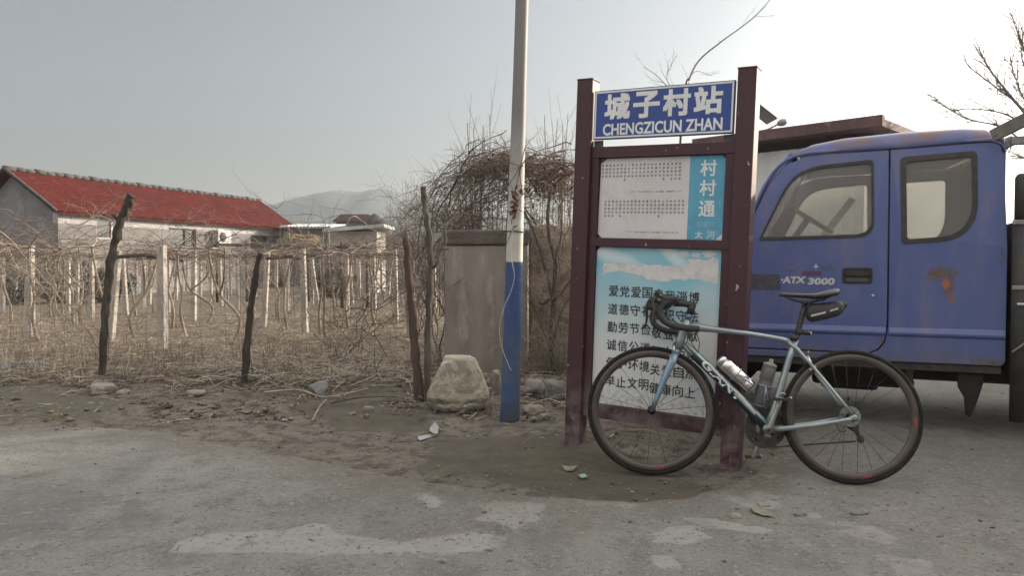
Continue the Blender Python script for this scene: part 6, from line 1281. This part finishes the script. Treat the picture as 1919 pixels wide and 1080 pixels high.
def straws(x, y, z0, L, w, yaw, tilt, curl):
    n = len(x); d = np.stack([np.cos(yaw) * np.cos(tilt), np.sin(yaw) * np.cos(tilt), np.sin(tilt)], 1); s = np.stack([-np.sin(yaw), np.cos(yaw), np.zeros(n)], 1) * w[:, None] / 2
    p0 = np.stack([x, y, z0], 1); p1 = p0 + d * (L / 2)[:, None] + s * 0 + np.stack([rs.randn(n), rs.randn(n), np.abs(rs.randn(n))], 1) * (curl * L)[:, None]; p2 = p0 + d * L[:, None] + np.stack([rs.randn(n), rs.randn(n), rs.randn(n) * .3], 1) * (curl * L)[:, None]
    # three-sided thin blades so that they keep some body from every side
    up = np.stack([np.zeros(n), np.zeros(n), w * .6], 1) + d * 0; up = np.where((np.abs(d[:, 2]) > .7)[:, None], np.stack([np.cos(yaw), np.sin(yaw), np.zeros(n)], 1) * w[:, None] * .6, up)
    Vv = np.stack([p0 - s, p0 + s, p0 + up, p1 - s * .8, p1 + s * .8, p1 + up * .8, p2 - s * .3, p2 + s * .3, p2 + up * .3], 1).reshape(-1, 3)
    f = np.array([(a, b, b + 3, a + 3) for o in (0, 3) for a, b in ((o, o + 1), (o + 1, o + 2), (o + 2, o))]); Ff = (np.arange(n)[:, None, None] * 9 + f[None]).reshape(-1, 4); return Vv, Ff
N_ = 19000; y = 6.55 + 9.5 * rs.rand(N_) ** 1.5; x = -.69 * y + rs.rand(N_) * (.69 * y + .02 * y + .3); keep = (fbm(x, y, 1.3, 3) + .30 + rs.randn(N_) * .12 > .12) & (y + fbm(x, y, 1.0, 3) * .8 - (x < -3) * .2 > 6.6); x, y = x[keep], y[keep]; N_ = len(x)
Vv, Ff = straws(x, y, gh_np(x, y) + fbm(x, y, 5, 4) * .03 + .010 + rs.rand(N_) * .03, .06 + .26 * rs.rand(N_) ** 2, .0035 + .006 * rs.rand(N_), rs.rand(N_) * 6.283, rs.randn(N_) * .13, .10)
scatter_mesh('dry_straw', Vv, Ff, [m_s1, m_s2, m_s3], np.repeat(rs.choice(3, N_, p=[.36, .40, .24]), 6))
N_ = 3200; y = 6.35 + 1.9 * rs.rand(N_); x = -2.9 + 2.15 * rs.rand(N_); keep = fbm(x, y, 2.2, 3) + rs.randn(N_) * .08 > -.02; x, y = x[keep], y[keep]; N_ = len(x)
Vv, Ff = straws(x, y, gh_np(x, y) + .02 + rs.rand(N_) * .09, .10 + .30 * rs.rand(N_) ** 2, .004 + .006 * rs.rand(N_), rs.rand(N_) * 6.283, rs.randn(N_) * .28, .10)
scatter_mesh('straw_heap', Vv, Ff, [m_s1, m_s2, m_s3], np.repeat(rs.choice(3, N_, p=[.58, .28, .14]), 6))
N_ = 3400; y = 6.75 + 3.2 * rs.rand(N_) ** 1.6; x = -.70 * y + rs.rand(N_) * (.66 * y); clump = fbm(x, y, 1.6, 3) + .10 * (x < -2.2) + .06 * (x < -4); keep = clump > -.01; x, y = x[keep], y[keep]; N_ = len(x); hh = (.08 + .34 * rs.rand(N_) ** 2.2) * (.7 + 1.2 * np.clip(clump[keep], 0, .5))
Vv, Ff = straws(x, y, gh_np(x, y) - .01, hh, .0028 + .003 * rs.rand(N_), rs.rand(N_) * 6.283, 1.15 + rs.randn(N_) * .32, .14)
scatter_mesh('dry_weeds', Vv, Ff, [m_s1, m_s2, m_s3], np.repeat(rs.choice(3, N_, p=[.25, .47, .28]), 6))
def pebbles(name, x, y, r, mats, z0=None):
    n = len(x); base = np.array([(1, 0, 0), (0, 1, 0), (-1, 0, 0), (0, -1, 0), (.6, .6, .75), (-.6, .6, .75), (-.6, -.6, .75), (.6, -.6, .75), (0, 0, -.6)], float)
    P = base[None] * (1 + .30 * rs.randn(n, 9, 1)) * r[:, None, None] * np.stack([np.ones(n), .6 + .5 * rs.rand(n), .35 + .4 * rs.rand(n)], 1)[:, None, :]; a = rs.rand(n) * 6.283; c_, s_ = np.cos(a)[:, None], np.sin(a)[:, None]
    P = np.stack([P[..., 0] * c_ - P[..., 1] * s_, P[..., 0] * s_ + P[..., 1] * c_, P[..., 2]], -1) + np.stack([x, y, (gh_np(x, y) if z0 is None else z0) + r * .12], 1)[:, None, :]
    f = np.array([(0, 1, 5, 4), (1, 2, 6, 5), (2, 3, 7, 6), (3, 0, 4, 7), (4, 5, 6, 7), (0, 8, 2, 1), (0, 3, 2, 8)]); Ff = (np.arange(n)[:, None, None] * 9 + f[None]).reshape(-1, 4)
    return scatter_mesh(name, P.reshape(-1, 3), Ff, mats, np.repeat(rs.choice(len(mats), n), 7))
N_ = 5200; y = 2.4 + 4.8 * rs.rand(N_); x = -.72 * y + rs.rand(N_) * 1.44 * y; s = road_s(x, y); keep = rs.rand(N_) < np.where(s < 0, .75, .12 + .7 * np.exp(-(s / .25) ** 2) + .25 * (x > .5)); x, y = x[keep], y[keep]
ok = np.all([(x - cx) ** 2 + (y - cy) ** 2 > .006 for cx, cy in CONTACT], 0); x, y = x[ok], y[ok]
pebbles('gravel', x, y, .0035 + .010 * rs.rand(len(x)) ** 4 + .001, [m_st1, m_st2, m_soil], np.maximum(gh_np(x, y) * (y > 4.3), 0))
N_ = 1700; y = 5.2 + 1.9 * rs.rand(N_); x = -.70 * y + rs.rand(N_) * (.70 * y + .9); keep = fbm(x, y, 1.8, 3) + .12 * sstep(6, 6.8, y) > .0; x, y = x[keep], y[keep]; N_ = len(x); pebbles('rubble', x, y, .006 + .026 * rs.rand(N_) ** 3, [m_st1, m_st2, m_soil])
N_ = 900; y = 4.6 + 2.4 * rs.rand(N_) ** .8; x = -.7 * y + rs.rand(N_) * (.7 * y + 1.0); keep = (road_s(x, y) < -.1) & (fbm(x, y, 1.4, 3) > -.06); x, y = x[keep], y[keep]; N_ = len(x)
Vv, Ff = straws(x, y, gh_np(x, y) + .008 + rs.rand(N_) * .015, .05 + .22 * rs.rand(N_) ** 2, .004 + .004 * rs.rand(N_), rs.rand(N_) * 6.283, rs.randn(N_) * .08, .08)
scatter_mesh('twig_litter', Vv, Ff, [m_s1, m_s2, m_s3], np.repeat(rs.choice(3, N_, p=[.2, .35, .45]), 6))
N_ = 900; y = 5.3 + 2.2 * rs.rand(N_); x = -.70 * y + rs.rand(N_) * (.70 * y + .9); keep = (fbm(x, y, 1.9, 3) + .10 * (x > -2.6) > .04) & (road_s(x, y) < -.15); x, y = x[keep], y[keep]; N_ = len(x)
Vv, Ff = straws(x, y, gh_np(x, y) + .010 + rs.rand(N_) * .02, .025 + .035 * rs.rand(N_), .012 + .018 * rs.rand(N_), rs.rand(N_) * 6.283, rs.randn(N_) * .25, .15)
scatter_mesh('leaf_litter', Vv, Ff, [m_leafd, m_leafb, m_s2], np.repeat(rs.choice(3, N_, p=[.45, .35, .2]), 6))
